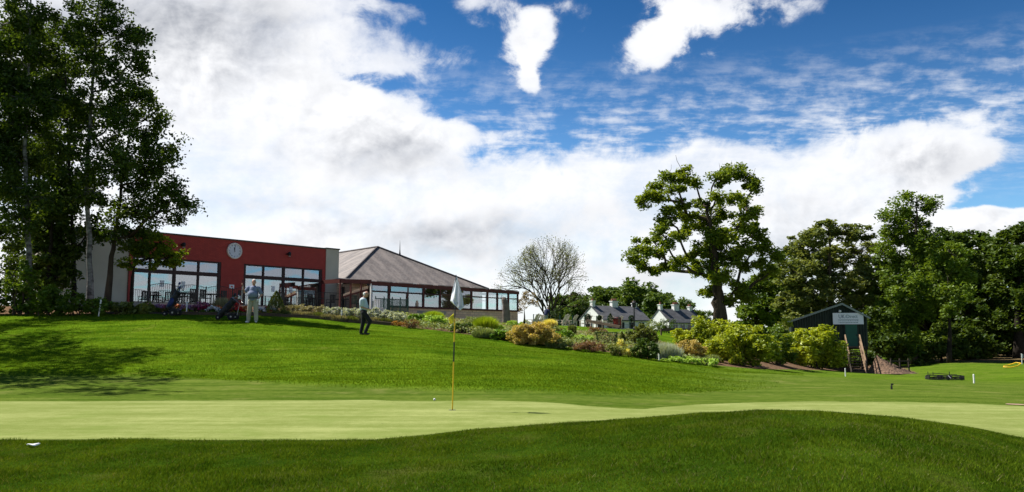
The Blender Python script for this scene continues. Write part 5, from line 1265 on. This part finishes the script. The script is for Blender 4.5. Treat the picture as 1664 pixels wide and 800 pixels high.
# wooden steps: a flight of its own leaning on the landing
zg = zt((1398 - CX) / F * 65, 65.0); drop = fl - zg; st = empty('wooden_steps', ((gx0 + gx1) / 2, YS, fl), R(-18), 'flight of open dark wooden steps with pale handrails up to the shed door', 'steps')
n = 10; run = 2.5; xst = dxc - .02; shx = .15
for i in range(n):
    t = (i + .5) / n; MB().box((xst + shx * t, -1.0 - run * t, -drop * t), (1.0, .26, .05)).build('tread', M_DWOOD, st)
for s_ in (-.52, .52): MB().bar((xst + s_, -.95, -.05), (xst + s_ + shx, -1.0 - run, -drop), .06, .26).build('stringer', M_DWOOD if s_ < 0 else M_WOOD, st)
for s_, m_ in ((-.56, M_WOOD), (.56, M_WOOD)):
    MB().bar((xst + s_, -.95, .95), (xst + s_ + shx * (.72 if s_ < 0 else 1), -1.0 - run * (.72 if s_ < 0 else 1), -drop * (.72 if s_ < 0 else 1) + .92), .08, .10).build('handrail', m_, st)
    for t in ((0, .7) if s_ < 0 else (0, .5, 1)): MB().bar((xst + s_ + shx * t, -.95 - run * t, -drop * t - .1), (xst + s_ + shx * t, -.95 - run * t, -drop * t + .95), .08).build('post', m_, st)
MB().bar((xst + .56, -.95, .45), (xst + .56 + shx, -1.0 - run, -drop + .42), .05, .08).build('handrail', M_WOOD, st)
fq = empty('wooden_fence', (sh.location.x + 1.9, 65.0, zg), .1, 'short dark post-and-rail fence right of the steps', 'fence')
for x in (0, .75, 1.5): MB().box((x, 0, .55), (.09, .09, 1.3)).build('post', M_DWOOD, fq)
for z in (.5, 1.0): MB().box((.75, -.06, z), (1.6, .04, .10)).build('rail', M_DWOOD, fq)
# bark heap
Bm = onground(1452, 66); n1_, n2_ = 46, 30; vs = []; fs = []; rx, ry, hz = 2.1, 2.2, 1.35
for j in range(n2_ + 1):
    for i in range(n1_):
        a = 2 * math.pi * i / n1_; r = j / n2_; h_ = hz * (1 - r) ** 1.1 * (1.05 + .16 * math.sin(3 * a + 1)) + rng.normal() * .035 * (1 - r * .7)
        x = math.cos(a) * r * rx - 1.3 * (1 - r); y = math.sin(a) * r * ry; vs.append((x, y, h_ + zt(Bm.x + x, Bm.y + y) - Bm.z - (.12 if j == n2_ else 0)))
for j in range(n2_):
    for i in range(n1_): fs.append((j * n1_ + i, j * n1_ + (i + 1) % n1_, (j + 1) * n1_ + (i + 1) % n1_, (j + 1) * n1_ + i))
M_BARK = mat('bark_chip', (.24, .15, .10), (.07, .045, .03), .95, 5, .08, 8)
o = MB().add(vs, fs).build('bark_heap', M_BARK, None, False, loc=Bm); tag(o, 'brown heap of bark and earth right of the wooden steps', 'heap')

# ================================================================== people
def remesh(mb, name, mtl, parent, vox=.016, it=2):
    o = mb.build(name, mtl, None, True)
    m = o.modifiers.new('r', 'REMESH'); m.mode = 'VOXEL'; m.voxel_size = vox; m.use_smooth_shade = True
    s_ = o.modifiers.new('s', 'SMOOTH'); s_.factor = .5; s_.iterations = it
    bpy.context.view_layer.update()
    me = bpy.data.meshes.new_from_object(o.evaluated_get(bpy.context.evaluated_depsgraph_get())); old = o.data; o.modifiers.clear(); o.data = me; bpy.data.meshes.remove(old)
    o.parent = parent; return o
def caps(mb, pts, rads, n=10):
    """tapered limb with rounded joints"""
    mb.tube(pts, rads, n)
    for p, r in zip(pts, rads): mb.ell(p, (r, r, r), 10, 6)
    return mb
def hand_at(mb, w_, d, side, curl=.5):
    """palm, four fingers and a thumb; w_ wrist, d direction"""
    w_ = Vector(w_); d = Vector(d).normalized(); s = d.cross(Vector((0, 0, 1))); s = s.normalized() if s.length > .1 else Vector((0, 1, 0)); u = s.cross(d)
    M = Matrix((s, d, u)).transposed(); mb.ell(w_ + d * .045, (.042, .055, .020), 10, 6, M)
    for i, L in enumerate((.068, .078, .072, .056)):
        b = w_ + d * .085 + s * (-.030 + .020 * i); k = b + d * L * .5 - u * L * .12; mb.tube([b, k, k + (d * (1 - curl) - u * curl).normalized() * L * .5], [.011, .010, .008], 6)
    b = w_ + d * .03 + s * side * .035; mb.tube([b, b + (s * side + d).normalized() * .04, b + (s * side * .5 + d).normalized() * .075], [.013, .012, .009], 6)
def head(mb, c, tilt=0.0, face=(0, -1)):
    """face: plan direction looked in; tilt: nod"""
    f = Vector((face[0], face[1], 0)).normalized(); f = (f * math.cos(tilt) - Vector((0, 0, 1)) * math.sin(tilt)); s = Vector((-face[1], face[0], 0)).normalized(); u = s.cross(f) * -1
    if u.z < 0: u = -u
    M = Matrix((s, f, u)).transposed(); c = Vector(c)
    mb.ell(c + u * .025, (.076, .098, .098), 16, 12, M); mb.ell(c + f * .028 - u * .045, (.058, .068, .072), 14, 10, M)       # skull, jaw
    mb.ell(c + f * .108 - u * .012, (.014, .020, .026), 8, 6, M); mb.ell(c + f * .086 - u * .06, (.026, .012, .008), 8, 6, M)   # nose, lips
    for q in (-1, 1): mb.ell(c + s * q * .078 - u * .01, (.010, .020, .032), 8, 6, M); mb.ell(c + s * q * .03 + f * .083 + u * .018, (.020, .010, .010), 8, 6, M)
    return M
M_SKIN = mat('skin', (.50, .27, .20), (.42, .21, .15), .6, 4); M_HAIR = mat('white_hair', (.75, .74, .72), (.6, .6, .58), .9, 30); M_EYE = mat('eye', (.03, .02, .02), None, .3)
M_TROU = mat('beige_cloth', (.40, .37, .30), (.31, .285, .23), .9, 6, .008, 9); M_BLUE = mat('blue_polo', (.20, .23, .34), (.15, .18, .28), .9, 5, .006, 8); M_NAVYC = mat('navy_cloth', (.025, .035, .09), (.015, .02, .06), .9, 5)
M_PALE = mat('pale_polo', (.50, .58, .62), (.42, .50, .54), .9, 5, .006, 8); M_BLKC = mat('black_cloth', (.012, .012, .014), (.02, .02, .022), .9, 5); M_SHOE = mat('shoe_white', (.7, .7, .7), None, .5); M_SHOEB = mat('shoe_black', (.02, .02, .02), None, .5)
def eyes(root_body, c, M):
    mb = MB()
    for q in (-1, 1): mb.ell(Vector(c) + M @ Vector((q * .03, .090, .018)), (.008, .006, .006), 8, 5)
    mb.build('eyes', M_EYE, root_body, True)
def shoe(parent, an, d, m_, name='shoe'):
    d = Vector((d[0], d[1], 0)).normalized(); M = Matrix((Vector((-d.y, d.x, 0)), d, Vector((0, 0, 1)))).transposed(); a = Vector((an[0], an[1], 0))
    mb = MB(); mb.ell(a + d * .07 + Vector((0, 0, an[2] - .045)), (.048, .135, .042), 12, 8, M); mb.ell(a + Vector((0, 0, an[2] - .01)), (.045, .055, .05), 10, 6, M); remesh(mb, name, m_, parent, .014, 1)

# golfer with a raised arm, facing us
B = G(410, 525); k = B.y / F
p1 = empty('person', B, 0, 'grey-haired golfer in blue-grey polo and beige trousers standing beside the leaning golf bag, one hand raised on a club', 'person')
p1['label'] = 'white-haired golfer in blue polo and beige trousers, club upright in his raised hand'
hip = (0, 0, .95); nk = (.01, -.01, 1.52); hd = (.02, -.04, 1.66)
kL, kR = (-.13, -.03, .50), (.14, -.03, .50); aL, aR = (-.17, 0, .09), (.16, -.03, .09)
shL, shR = (-.21, 0, 1.44), (.22, 0, 1.42); elL, elR = (-.32, -.10, 1.24), (.33, .02, 1.15); wrL, wrR = (-.38, -.18, 1.49), (.25, -.12, .98)
mb = MB(); caps(mb, [hip, (0, -.03, 1.15), (0, -.02, 1.38)], [.14, .15, .14], 14); caps(mb, [(0, 0, 1.42), nk, (.015, -.02, 1.6)], [.08, .06, .055])
for a, b, c_ in (((-.09, 0, .92), kL, aL), ((.10, 0, .92), kR, aR)): caps(mb, [a, b, c_], [.088, .06, .045])
for s_, e_, w_ in ((shL, elL, wrL), (shR, elR, wrR)): caps(mb, [(s_[0] * .6, 0, s_[2] - .02), s_, e_, w_], [.07, .062, .045, .030])
hand_at(mb, wrL, (-.05, -.05, .3), 1, .9); hand_at(mb, wrR, (-.15, -.1, -.35), -1, .7); Mh = head(mb, hd, .05, (.12, -1)); bd = remesh(mb, 'body', M_SKIN, p1, .013); eyes(bd, hd, Mh)
mb = MB(); mb.ell((0, -.07, 1.16), (.205, .20, .19), 16, 10); caps(mb, [(0, -.02, 1.02), (0, -.03, 1.22), (0, -.01, 1.38)], [.175, .175, .16], 14); mb.ell((0, 0, 1.40), (.20, .115, .10))
for s_, e_ in ((shL, elL), (shR, elR)): q = Vector(s_).lerp(Vector(e_), .72); caps(mb, [(s_[0] * .7, 0, s_[2] - .01), s_, q], [.09, .082, .078])
remesh(mb, 'polo_shirt', M_BLUE, bd, .016); mb = MB(); mb.tube([(.075 * math.cos(a) + .01, -.015 + .07 * math.sin(a), 1.50 + .02 * math.sin(a)) for a in np.linspace(0, 6.28, 13)], .018, 6); mb.build('collar', M_NAVYC, bd, True)
mb = MB(); mb.ell((0, -.01, .97), (.185, .155, .13), 14, 8)
for a, b, c_ in (((-.095, 0, .90), kL, aL), ((.10, 0, .90), kR, aR)): caps(mb, [a, b, (c_[0], c_[1], .12)], [.118, .092, .080], 12)
remesh(mb, 'trousers', M_TROU, bd, .016); mb = MB(); mb.lathe([(.192, 1.0), (.192, 1.035)], (0, -.01, 0), 20); mb.build('belt', M_BLKC, bd)
shoe(bd, aL, (-.3, -1), M_SHOE); shoe(bd, aR, (.25, -1), M_SHOE)
mb = MB(); mb.ell(Vector(hd) + Vector((0, .025, .055)), (.084, .098, .082), 14, 8); mb.ell(Vector(hd) + Vector((0, .05, 0)), (.084, .075, .075), 12, 8); remesh(mb, 'hair', M_HAIR, bd, .012, 1)
mb = MB(); hand_at(mb, Vector(wrR) + Vector((-.01, -.01, 0)), (-.15, -.1, -.35), -1, .7); mb.ell(Vector(wrR) + Vector((-.02, -.015, -.045)), (.05, .035, .06)); remesh(mb, 'glove', M_WHITE, bd, .013, 1)
M_STEEL = mat('club_steel', (.55, .55, .56), (.45, .45, .46), .25, 4, metal=.9); M_GRIP = mat('grip', (.02, .02, .02), None, .7)
hc = B + Vector(wrL) + Vector((-.015, -.03, .07)); gc_ = empty('golf_club', hc, 0, 'golf club held upright by the waving golfer', 'golf club')
MB().tube([(0, 0, -.72), (0, 0, -.05)], [.007, .006], 6).build('shaft', M_STEEL, gc_); MB().tube([(0, 0, -.08), (0, 0, .20)], [.011, .014], 8).build('grip', M_GRIP, gc_); MB().ell((.035, -.01, -.73), (.05, .018, .022)).build('club_head', M_STEEL, gc_, True)

# second golfer, seen from the side, looking down
B = G(591, 545); p2 = empty('person', B, 0, 'golfer in pale polo and black trousers looking down at his hands', 'person')
hipp = (-.02, 0, .94); hd2 = (.06, -.01, 1.60)
kF, kB = (.25, -.06, .55), (-.05, .09, .50); aF, aB = (.08, -.08, .10), (-.13, .10, .10)
mb = MB(); caps(mb, [hipp, (-.03, 0, 1.15), (-.06, 0, 1.34)], [.13, .13, .13], 14); caps(mb, [(-.05, 0, 1.38), (-.01, 0, 1.48), (.03, 0, 1.55)], [.08, .058, .055])
for a, b, c_ in (((0, -.09, .90), kF, aF), ((-.02, .09, .90), kB, aB)): caps(mb, [a, b, c_], [.088, .06, .042])
for y in (-1, 1): caps(mb, [(-.06, y * .12, 1.36), (-.07, y * .19, 1.36), (-.08, y * .22, 1.10), (.14, y * .09, 1.03)], [.07, .06, .044, .03]); hand_at(mb, (.14, y * .09, 1.03), (.3, -y * .25, -.02), y, .7)
Mh = head(mb, hd2, .62, (1, -.25)); bd2 = remesh(mb, 'body', M_SKIN, p2, .013); eyes(bd2, hd2, Mh)
mb = MB(); caps(mb, [(-.02, 0, 1.0), (-.02, 0, 1.18), (-.05, 0, 1.34)], [.155, .165, .155], 14); mb.ell((-.06, 0, 1.37), (.125, .19, .09)); mb.ell((.03, 0, 1.12), (.15, .15, .13))
for y in (-1, 1): caps(mb, [(-.06, y * .13, 1.36), (-.07, y * .20, 1.35), (-.08, y * .215, 1.17)], [.085, .08, .076])
remesh(mb, 'polo_shirt', M_PALE, bd2, .016)
mb = MB(); mb.ell((-.02, 0, .96), (.145, .17, .12), 14, 8)
for a, b, c_ in (((0, -.09, .88), kF, aF), ((-.02, .09, .88), kB, aB)): caps(mb, [a, b, (c_[0], c_[1], .13)], [.112, .085, .068], 12)
remesh(mb, 'trousers', M_BLKC, bd2, .016); shoe(bd2, aF, (1, -.15), M_SHOEB); shoe(bd2, aB, (1, .1), M_SHOEB)
mb = MB(); mb.ell(Vector(hd2) + Vector((-.045, 0, .02)), (.078, .085, .078), 12, 8); remesh(mb, 'hair', M_HAIR, bd2, .012, 1)
mb = MB(); mb.ell((.24, 0, 1.02), (.04, .055, .008)); o = mb.build('score_card', M_PAPER, None, True, loc=B); tag(o, 'small white card in the hands of the golfer looking down', 'card')

# man bending over a chair on the terrace
q = onter(905, 1.25); p3 = empty('person', q, RT + .2, 'elderly man in navy jumper and light trousers bending over a terrace chair', 'person')
mb = MB(); caps(mb, [(-.04, 0, .95), (.06, 0, 1.18), (.16, 0, 1.36)], [.13, .12, .12], 14); caps(mb, [(.18, 0, 1.38), (.24, 0, 1.46), (.27, 0, 1.52)], [.07, .055, .05])
for y in (-1, 1): caps(mb, [(-.04, y * .09, .92), (.0, y * .1, .5), (-.04, y * .1, .09)], [.085, .06, .042]); caps(mb, [(.14, y * .13, 1.36), (.16, y * .19, 1.34), (.22, y * .2, 1.10), (.42, y * .13, 1.02)], [.07, .06, .044, .03]); hand_at(mb, (.42, y * .13, 1.02), (.3, -y * .05, -.12), y, .6)
hd3 = (.30, 0, 1.60); Mh = head(mb, hd3, .5, (1, -.3)); bd3 = remesh(mb, 'body', M_SKIN, p3, .014); eyes(bd3, hd3, Mh)
mb = MB(); caps(mb, [(-.03, 0, 1.0), (.07, 0, 1.18), (.16, 0, 1.35)], [.15, .15, .15], 14); mb.ell((.15, 0, 1.36), (.12, .19, .09))
for y in (-1, 1): caps(mb, [(.14, y * .13, 1.36), (.16, y * .20, 1.34), (.22, y * .21, 1.10), (.38, y * .145, 1.03)], [.08, .075, .06, .045])
remesh(mb, 'jumper', M_NAVYC, bd3, .018); mb = MB(); mb.ell((-.03, 0, .95), (.14, .165, .11))
for y in (-1, 1): caps(mb, [(-.03, y * .09, .88), (.0, y * .1, .5), (-.04, y * .1, .13)], [.108, .082, .07])
remesh(mb, 'trousers', mat('pale_trousers', (.45, .45, .46), (.36, .36, .37), .9, 5), bd3, .018)
for y in (-1, 1): shoe(bd3, (-.04, y * .1, .09), (1, 0), M_SHOEB)
mb = MB(); mb.ell(Vector(hd3) + Vector((-.05, 0, .03)), (.074, .082, .074), 12, 8); remesh(mb, 'hair', M_HAIR, bd3, .013, 1)

# ================================================================== golf things
M_BAG = mat('bag_black', (.014, .014, .016), (.03, .03, .034), .6, 4); M_BLUEP = mat('bag_blue', (.02, .035, .16), (.015, .03, .10), .5, 4); M_TYRE = mat('tyre', (.015, .015, .015), None, .8); M_ALU = mat('aluminium', (.35, .35, .36), (.25, .25, .26), .35, 4, metal=.6)
def wheel(parent, c, r, wd, ax=(0, 1, 0)):
    M = Vector((0, 0, 1)).rotation_difference(Vector(ax)).to_matrix()
    wl = MB().lathe([(r * .25, -wd * .55), (r * .25, wd * .55)], c, 14, M).build('wheel', M_ALU, parent)
    MB().lathe([(r * .72, -wd / 2), (r, -wd * .35), (r, wd * .35), (r * .72, wd / 2)], c, 20, M).build('tyre', M_TYRE, wl, True)
    for i in range(5):
        a = i * 2 * math.pi / 5; d = M @ Vector((math.cos(a), math.sin(a), 0)); MB().bar(Vector(c) + d * r * .2, Vector(c) + d * r * .75, wd * .4, .02, up=ax).build('spoke', M_ALU, wl)
def golf_bag(name, label, B, rz, foot, top, trolley, accent):
    """foot, top: ends of the bag's axis in its own frame"""
    g = empty(name, B, rz, label, 'golf bag', None); f = Vector(foot); t = Vector(top); ax = (t - f).normalized(); M = Vector((0, 0, 1)).rotation_difference(ax).to_matrix(); L = (t - f).length
    MB().lathe([(.12, 0), (.14, .04), (.13, .25), (.145, .5), (.125, L * .85), (.145, L - .03), (.14, L)], f, 18, M).build('bag', M_BAG, g, True)
    sidev = M @ Vector((1, 0, 0)); outv = M @ Vector((0, -1, 0))
    MB().ell(f + ax * .30 + outv * .13, (.11, .07, .22), 12, 8, M).build('side_pocket', accent, g, True); MB().ell(f + ax * .62 + outv * .12, (.08, .05, .14), 12, 8, M).build('side_pocket', M_BAG, g, True)
    MB().lathe([(.150, L - .09), (.155, L - .04), (.150, L + .01)], f, 18, M).build('cuff', M_BAG, g, True)
    MB().tube([f + ax * .3 + sidev * .14, f + ax * .55 + sidev * .24, f + ax * .8 + sidev * .14], .014, 6).build('strap', M_BAG, g, True)
    for i in range(9):
        a = rng.uniform(0, 6.28); r = rng.uniform(.02, .10); off = M @ Vector((math.cos(a) * r, math.sin(a) * r, 0)); e = t + off * 1.7 + ax * rng.uniform(.10, .30)
        c_ = MB().tube([t + off - ax * .1, e], .007, 6).build('club', M_STEEL, g)
        if i % 3 == 0: MB().ell(e + ax * .03, (.055, .05, .075), 10, 7, M).build('head_cover', accent if i else M_WHITE, c_, True)
        else: MB().ell(e + sidev * .02, (.045, .012, .03), 8, 5, M).build('club_head', M_STEEL, c_, True)
    return g
B1 = G(283, 514); B1z = B1.copy()
g1 = golf_bag('golf_bag', 'black and blue golf bag full of clubs on the trolley nearer the left trees', B1, 0, (-.28, 0, .32), (.12, .05, 1.08), None, M_BLUEP)
t1 = empty('golf_trolley', B1, 0, 'black three-wheeled golf trolley under the black and blue bag', 'golf trolley')
def trolley(t, wl, wr, fr, hand_, up_):
    MB().tube([Vector(fr) + Vector((0, 0, .05)), Vector(up_), Vector(hand_)], .016, 8).build('frame', M_BLACK, t)
    MB().tube([Vector(wl), Vector(up_).lerp(Vector(fr), .55) + Vector((0, 0, .03)), Vector(wr)], .014, 8).build('axle', M_BLACK, t)
    MB().tube([Vector(hand_) + Vector((0, -.12, 0)), Vector(hand_) + Vector((0, .12, 0))], .02, 8).build('handle', M_GRIP, t)
    wheel(t, wl, .15, .07); wheel(t, wr, .15, .07); wheel(t, fr, .11, .06)
    up = Vector(up_); MB().box(up, (.12, .24, .05)).build('bag_bracket', M_BLACK, t)
trolley(t1, (.05, -.30, .15), (.05, .30, .15), (-.42, 0, .11), (.52, 0, 1.02), (-.08, .0, .40))
MB().box((.02, 0, .26), (.30, .24, .16)).build('battery', M_BLACK, t1, bevel=.02)
B2 = G(372, 520)
g2 = golf_bag('golf_bag', 'dark golf bag leaning on its trolley beside the waving golfer', B2, 0, (-.42, 0, .16), (.18, .02, .86), None, M_BAG)
t2 = empty('golf_trolley', B2, 0, 'trolley with grey handle and small wheels under the bag next to the waving golfer', 'golf trolley')
trolley(t2, (.18, -.28, .13), (.18, .28, .13), (-.46, -.02, .11), (.60, 0, .80), (-.1, .0, .28))
MB().tube([(.12, -.1, .95), (.45, -.05, .70), (.36, -.06, .20)], .012, 6).build('support_leg', M_ALU, t2)

# flagstick, flags, ball
FB = G(735, 667); fl_ = empty('flagstick', FB, 0, 'yellow and black flagstick in the hole with a white flag and small yellow pennant', 'flagstick')
tp = P(741, 449, FB.y) - FB; tp.z = P(741, 449, FB.y).z - FB.z
M_YPOLE = mat('yellow_pole', (.75, .48, .02), (.65, .40, .02), .4, 3); M_YFL = mat('yellow_cloth', (.80, .68, .04), (.70, .58, .04), .8, 4)
def at_(py): q = P(735, py, FB.y).z - FB.z; return Vector((tp.x * q / tp.z, 0, q))
MB().tube([at_(667) - Vector((0, 0, .05)), at_(588)], .0105, 10).build('lower_pole', M_YPOLE, fl_); MB().tube([at_(588), at_(556)], .0115, 10).build('black_band', M_BLACK, fl_)
MB().tube([at_(556), at_(518)], .0105, 10).build('upper_pole', M_YPOLE, fl_); MB().tube([at_(518), at_(447)], .009, 10).build('top_pole', M_BLACK, fl_)
MB().lathe([(.06, .004), (.06, .006)], (0, 0, 0), 20).build('hole', M_BLACK, fl_)
def cloth(poly_fn, nu, nv, name, mtl, parent):
    v = []; f = []
    for i in range(nu + 1):
        for j in range(nv + 1): v.append(poly_fn(i / nu, j / nv))
    for i in range(nu):
        for j in range(nv): a = i * (nv + 1) + j; f.append((a, a + nv + 1, a + nv + 2, a + 1))
    o = MB().add(v, f).build(name, mtl, parent, True); m = o.modifiers.new('t', 'SOLIDIFY'); m.thickness = .002; return o
FU = FB.y / F
def flagw(u, v):    # u down the hanging cloth, v across: limp, hanging from its top corner
    # photo outline: top (741,449); left edge to (732,490); right edge to (754,500); lowest corner (746,504)
    lx = [741, 737, 733.5, 731.5, 736, 740]; ly = [449, 464, 478, 489, 494, 497]
    rx = [742, 746, 750, 753, 754.5, 748]; ry = [449, 462, 476, 490, 500, 505]
    t = u * 5; i = min(int(t), 4); a = t - i
    x0 = lx[i] * (1 - a) + lx[i + 1] * a; y0 = ly[i] * (1 - a) + ly[i + 1] * a; x1 = rx[i] * (1 - a) + rx[i + 1] * a; y1 = ry[i] * (1 - a) + ry[i + 1] * a
    px = x0 + (x1 - x0) * v; py = y0 + (y1 - y0) * v; wv = .07 * math.sin(v * 8 + u * 4) * min(1, u * 2.5) + .025 * math.sin(v * 17 - u * 6) * u
    q = P(px, py, FB.y); return (q.x - FB.x, wv, q.z - FB.z)
M_FLAG = leafmat('white_flag_cloth', (.76, .78, .84), (.80, .82, .88), .35, 5, .0, (1, 1, 1))
for n_ in M_FLAG.node_tree.nodes:
    if n_.type == 'MIX' and n_.blend_type == 'MULTIPLY': n_.inputs[7].default_value = (1, 1, 1, 1)
cloth(flagw, 20, 22, 'flag', M_FLAG, fl_)
def penn(u, v):
    x0, y0, x1, y1 = 736.2, 509, 736.5, 524
    px = x0 - u * (9 - 5 * v) - (0 if u < .5 else 1.5 * v); py = y0 + v * 15 + u * (9 - 6 * v); q = P(px + 1, py, FB.y); return (q.x - FB.x, .03 * math.sin(u * 7 + v * 3), q.z - FB.z)
cloth(penn, 10, 10, 'pennant', M_YFL, fl_)
q = G(706, 651.5); o = MB().ell((0, 0, .024), (.0215,) * 3, 16, 10).build('golf_ball', M_WHITE, None, True, loc=q); tag(o, 'white golf ball lying on the green left of the flagstick', 'golf ball')
# white marker posts
MPL = [(160, 514, 26, -.10, 'white post leaning slightly, in front of the left hedge'), (303, 510, 19, 0, 'white post between the two golf bags'), (555, 522, 17, 0, 'white post at the sleeper edge left of the golfer in black trousers'),
       (1071, 586, 14, 0, 'white post in front of the silvery grass mound'), (1374, 612, 12.5, 0, 'white post in front of the wooden steps'), (1583, 623, 13.5, 0, 'white post right of the gang mower'), (845, 517, 10, 0, 'short pale post right of the standing stone')]
for px, py, h, ln, lb in MPL:
    q = G(px, py); hh = h * q.y / F; wd = .028 if px != 160 else .03
    mb = MB(); mb.tube([(0, 0, -.1), (-ln * hh, 0, hh), (-ln * hh, 0, hh + .02)], [wd, wd, wd * .6], 12); o = mb.build('marker_post', M_WHITE, None, False, loc=q); tag(o, lb, 'post', 'white marker posts round the lawn')
q = G(1449, 633); r = empty('sprinkler', q, 0, 'tiny black sprinkler stub on the fairway below the wooden steps', 'sprinkler'); r.scale = (.55, .55, .8); MB().lathe([(.045, 0), (.045, .10), (.03, .13)], (0, 0, 0), 10).build('body', M_BLACK, r); MB().box((.03, 0, .16), (.11, .04, .05)).build('nozzle', M_BLACK, r)
q = G(53, 727); n = 14; mb = MB(); mb.add([(0, 0, .035)] + [(.065 * math.cos(a) * (1 + .2 * math.sin(3 * a)), .035 * math.sin(a), .03 + .012 * math.sin(2 * a)) for a in np.linspace(0, 6.28, n, endpoint=False)], [(0, i + 1, (i + 1) % n + 1) for i in range(n)])
o = mb.build('feather', M_PAPER, None, True, loc=q); m = o.modifiers.new('t', 'SOLIDIFY'); m.thickness = .004; tag(o, 'white feather or scrap lying in the grass at the lower left', 'scrap')
# gang mower
q = G(1536, 618); gm_ = empty('gang_mower', q, -.12, 'black towed gang mower with cylinder units parked on the fairway edge', 'mower'); gm_.scale = (1, 1, .58); W2 = 52 * q.y / F
for i, (x, w_) in enumerate(((-.33, .42), (-.03, .30), (.30, .38))):
    c_ = (x * W2, -.1 + .1 * (i % 2), .24); Mx = Matrix.Rotation(math.pi / 2, 3, 'Y')
    rl = MB().lathe([(.05, -w_ * W2 / 2 * .9), (.05, w_ * W2 / 2 * .9)], c_, 8, Mx).build('cutting_unit', M_BLACK, gm_)
    for k in range(7):
        a = k * 2 * math.pi / 7; o_ = Vector((0, math.cos(a) * .15, math.sin(a) * .15)); o2 = Vector((0, math.cos(a + .7) * .15, math.sin(a + .7) * .15)); MB().bar(Vector(c_) + o_ + Vector((-w_ * W2 * .42, 0, 0)), Vector(c_) + o2 + Vector((w_ * W2 * .42, 0, 0)), .05, .02).build('blade', M_BLACK, rl)
    mb = MB()
    for s_ in (-1, 1): mb.box((c_[0] + s_ * w_ * W2 * .46, c_[1], .24), (.04, .44, .36))
    mb.box((c_[0], c_[1] + .16, .42), (w_ * W2 * .92, .06, .05)); mb.box((c_[0], c_[1] - .2, .12), (w_ * W2 * .92, .10, .12)); mb.build('unit_frame', M_BLACK, gm_)
for x in (-.5, -.16, .12, .5): wheel(gm_, (x * W2, .12, .19), .19, .10, (1, 0, 0))
mb = MB(); mb.tube([(-.42 * W2, .2, .50), (-.1 * W2, .3, .56), (.12 * W2, .25, .50), (.40 * W2, .2, .46)], .03, 6)
for x in (-.45, -.30, .18): mb.tube([(x * W2, .2, .42), (x * W2, .2, .72)], .018, 6)
mb.build('draw_frame', M_BLACK, gm_)
mb = MB(); mb.tube([(.06 * W2, -.15, .42), (.10 * W2, -.3, .18)], .02, 8); mb.build('hitch', M_ALU, gm_)
# pale post and lying yellow hoop at the right edge
q = G(1661, 592); r = empty('edge_post', q, 0, 'pale post with a small white flag-like top at the right edge of the picture', 'post'); hh = 17 * q.y / F
MB().tube([(0, 0, 0), (0, 0, hh)], .035, 8).build('pole', M_WHITE, r); MB().box((.06, 0, hh * .78), (.16, .02, hh * .35)).build('flag', M_FLAG, r)
q = G(1646, 599); kk = q.y / F; pts = [(-15 * kk, 0, .12), (-6 * kk, -.25, .10), (6 * kk, -.15, .22), (15 * kk, .1, .42), (13 * kk, .6, .47), (2 * kk, .7, .26), (-9 * kk, .4, .20), (-15 * kk, 0, .12)]
o = MB().tube(pts, .045, 8).build('yellow_hoop', M_YPOLE, None, True, loc=q); tag(o, 'yellow and pale looped barrier lying on the grass at the right edge', 'barrier')
# small sand scrape at the right edge
q0 = G(1652, 658); v = [(q0.x, q0.y, zt(q0.x, q0.y) + .012)]; n = 24
for i in range(n): a = 2 * math.pi * i / n; x = q0.x + .20 * math.cos(a) * (1 + .15 * math.sin(2 * a)); y = q0.y + .16 * math.sin(a); v.append((x, y, zt(x, y) + .010))
o = MB().add(v, [(0, i + 1, (i + 1) % n + 1) for i in range(n)]).build('sand', mat('sand', (.38, .26, .17), (.30, .20, .13), .9, 20)); o['kind'] = 'structure'
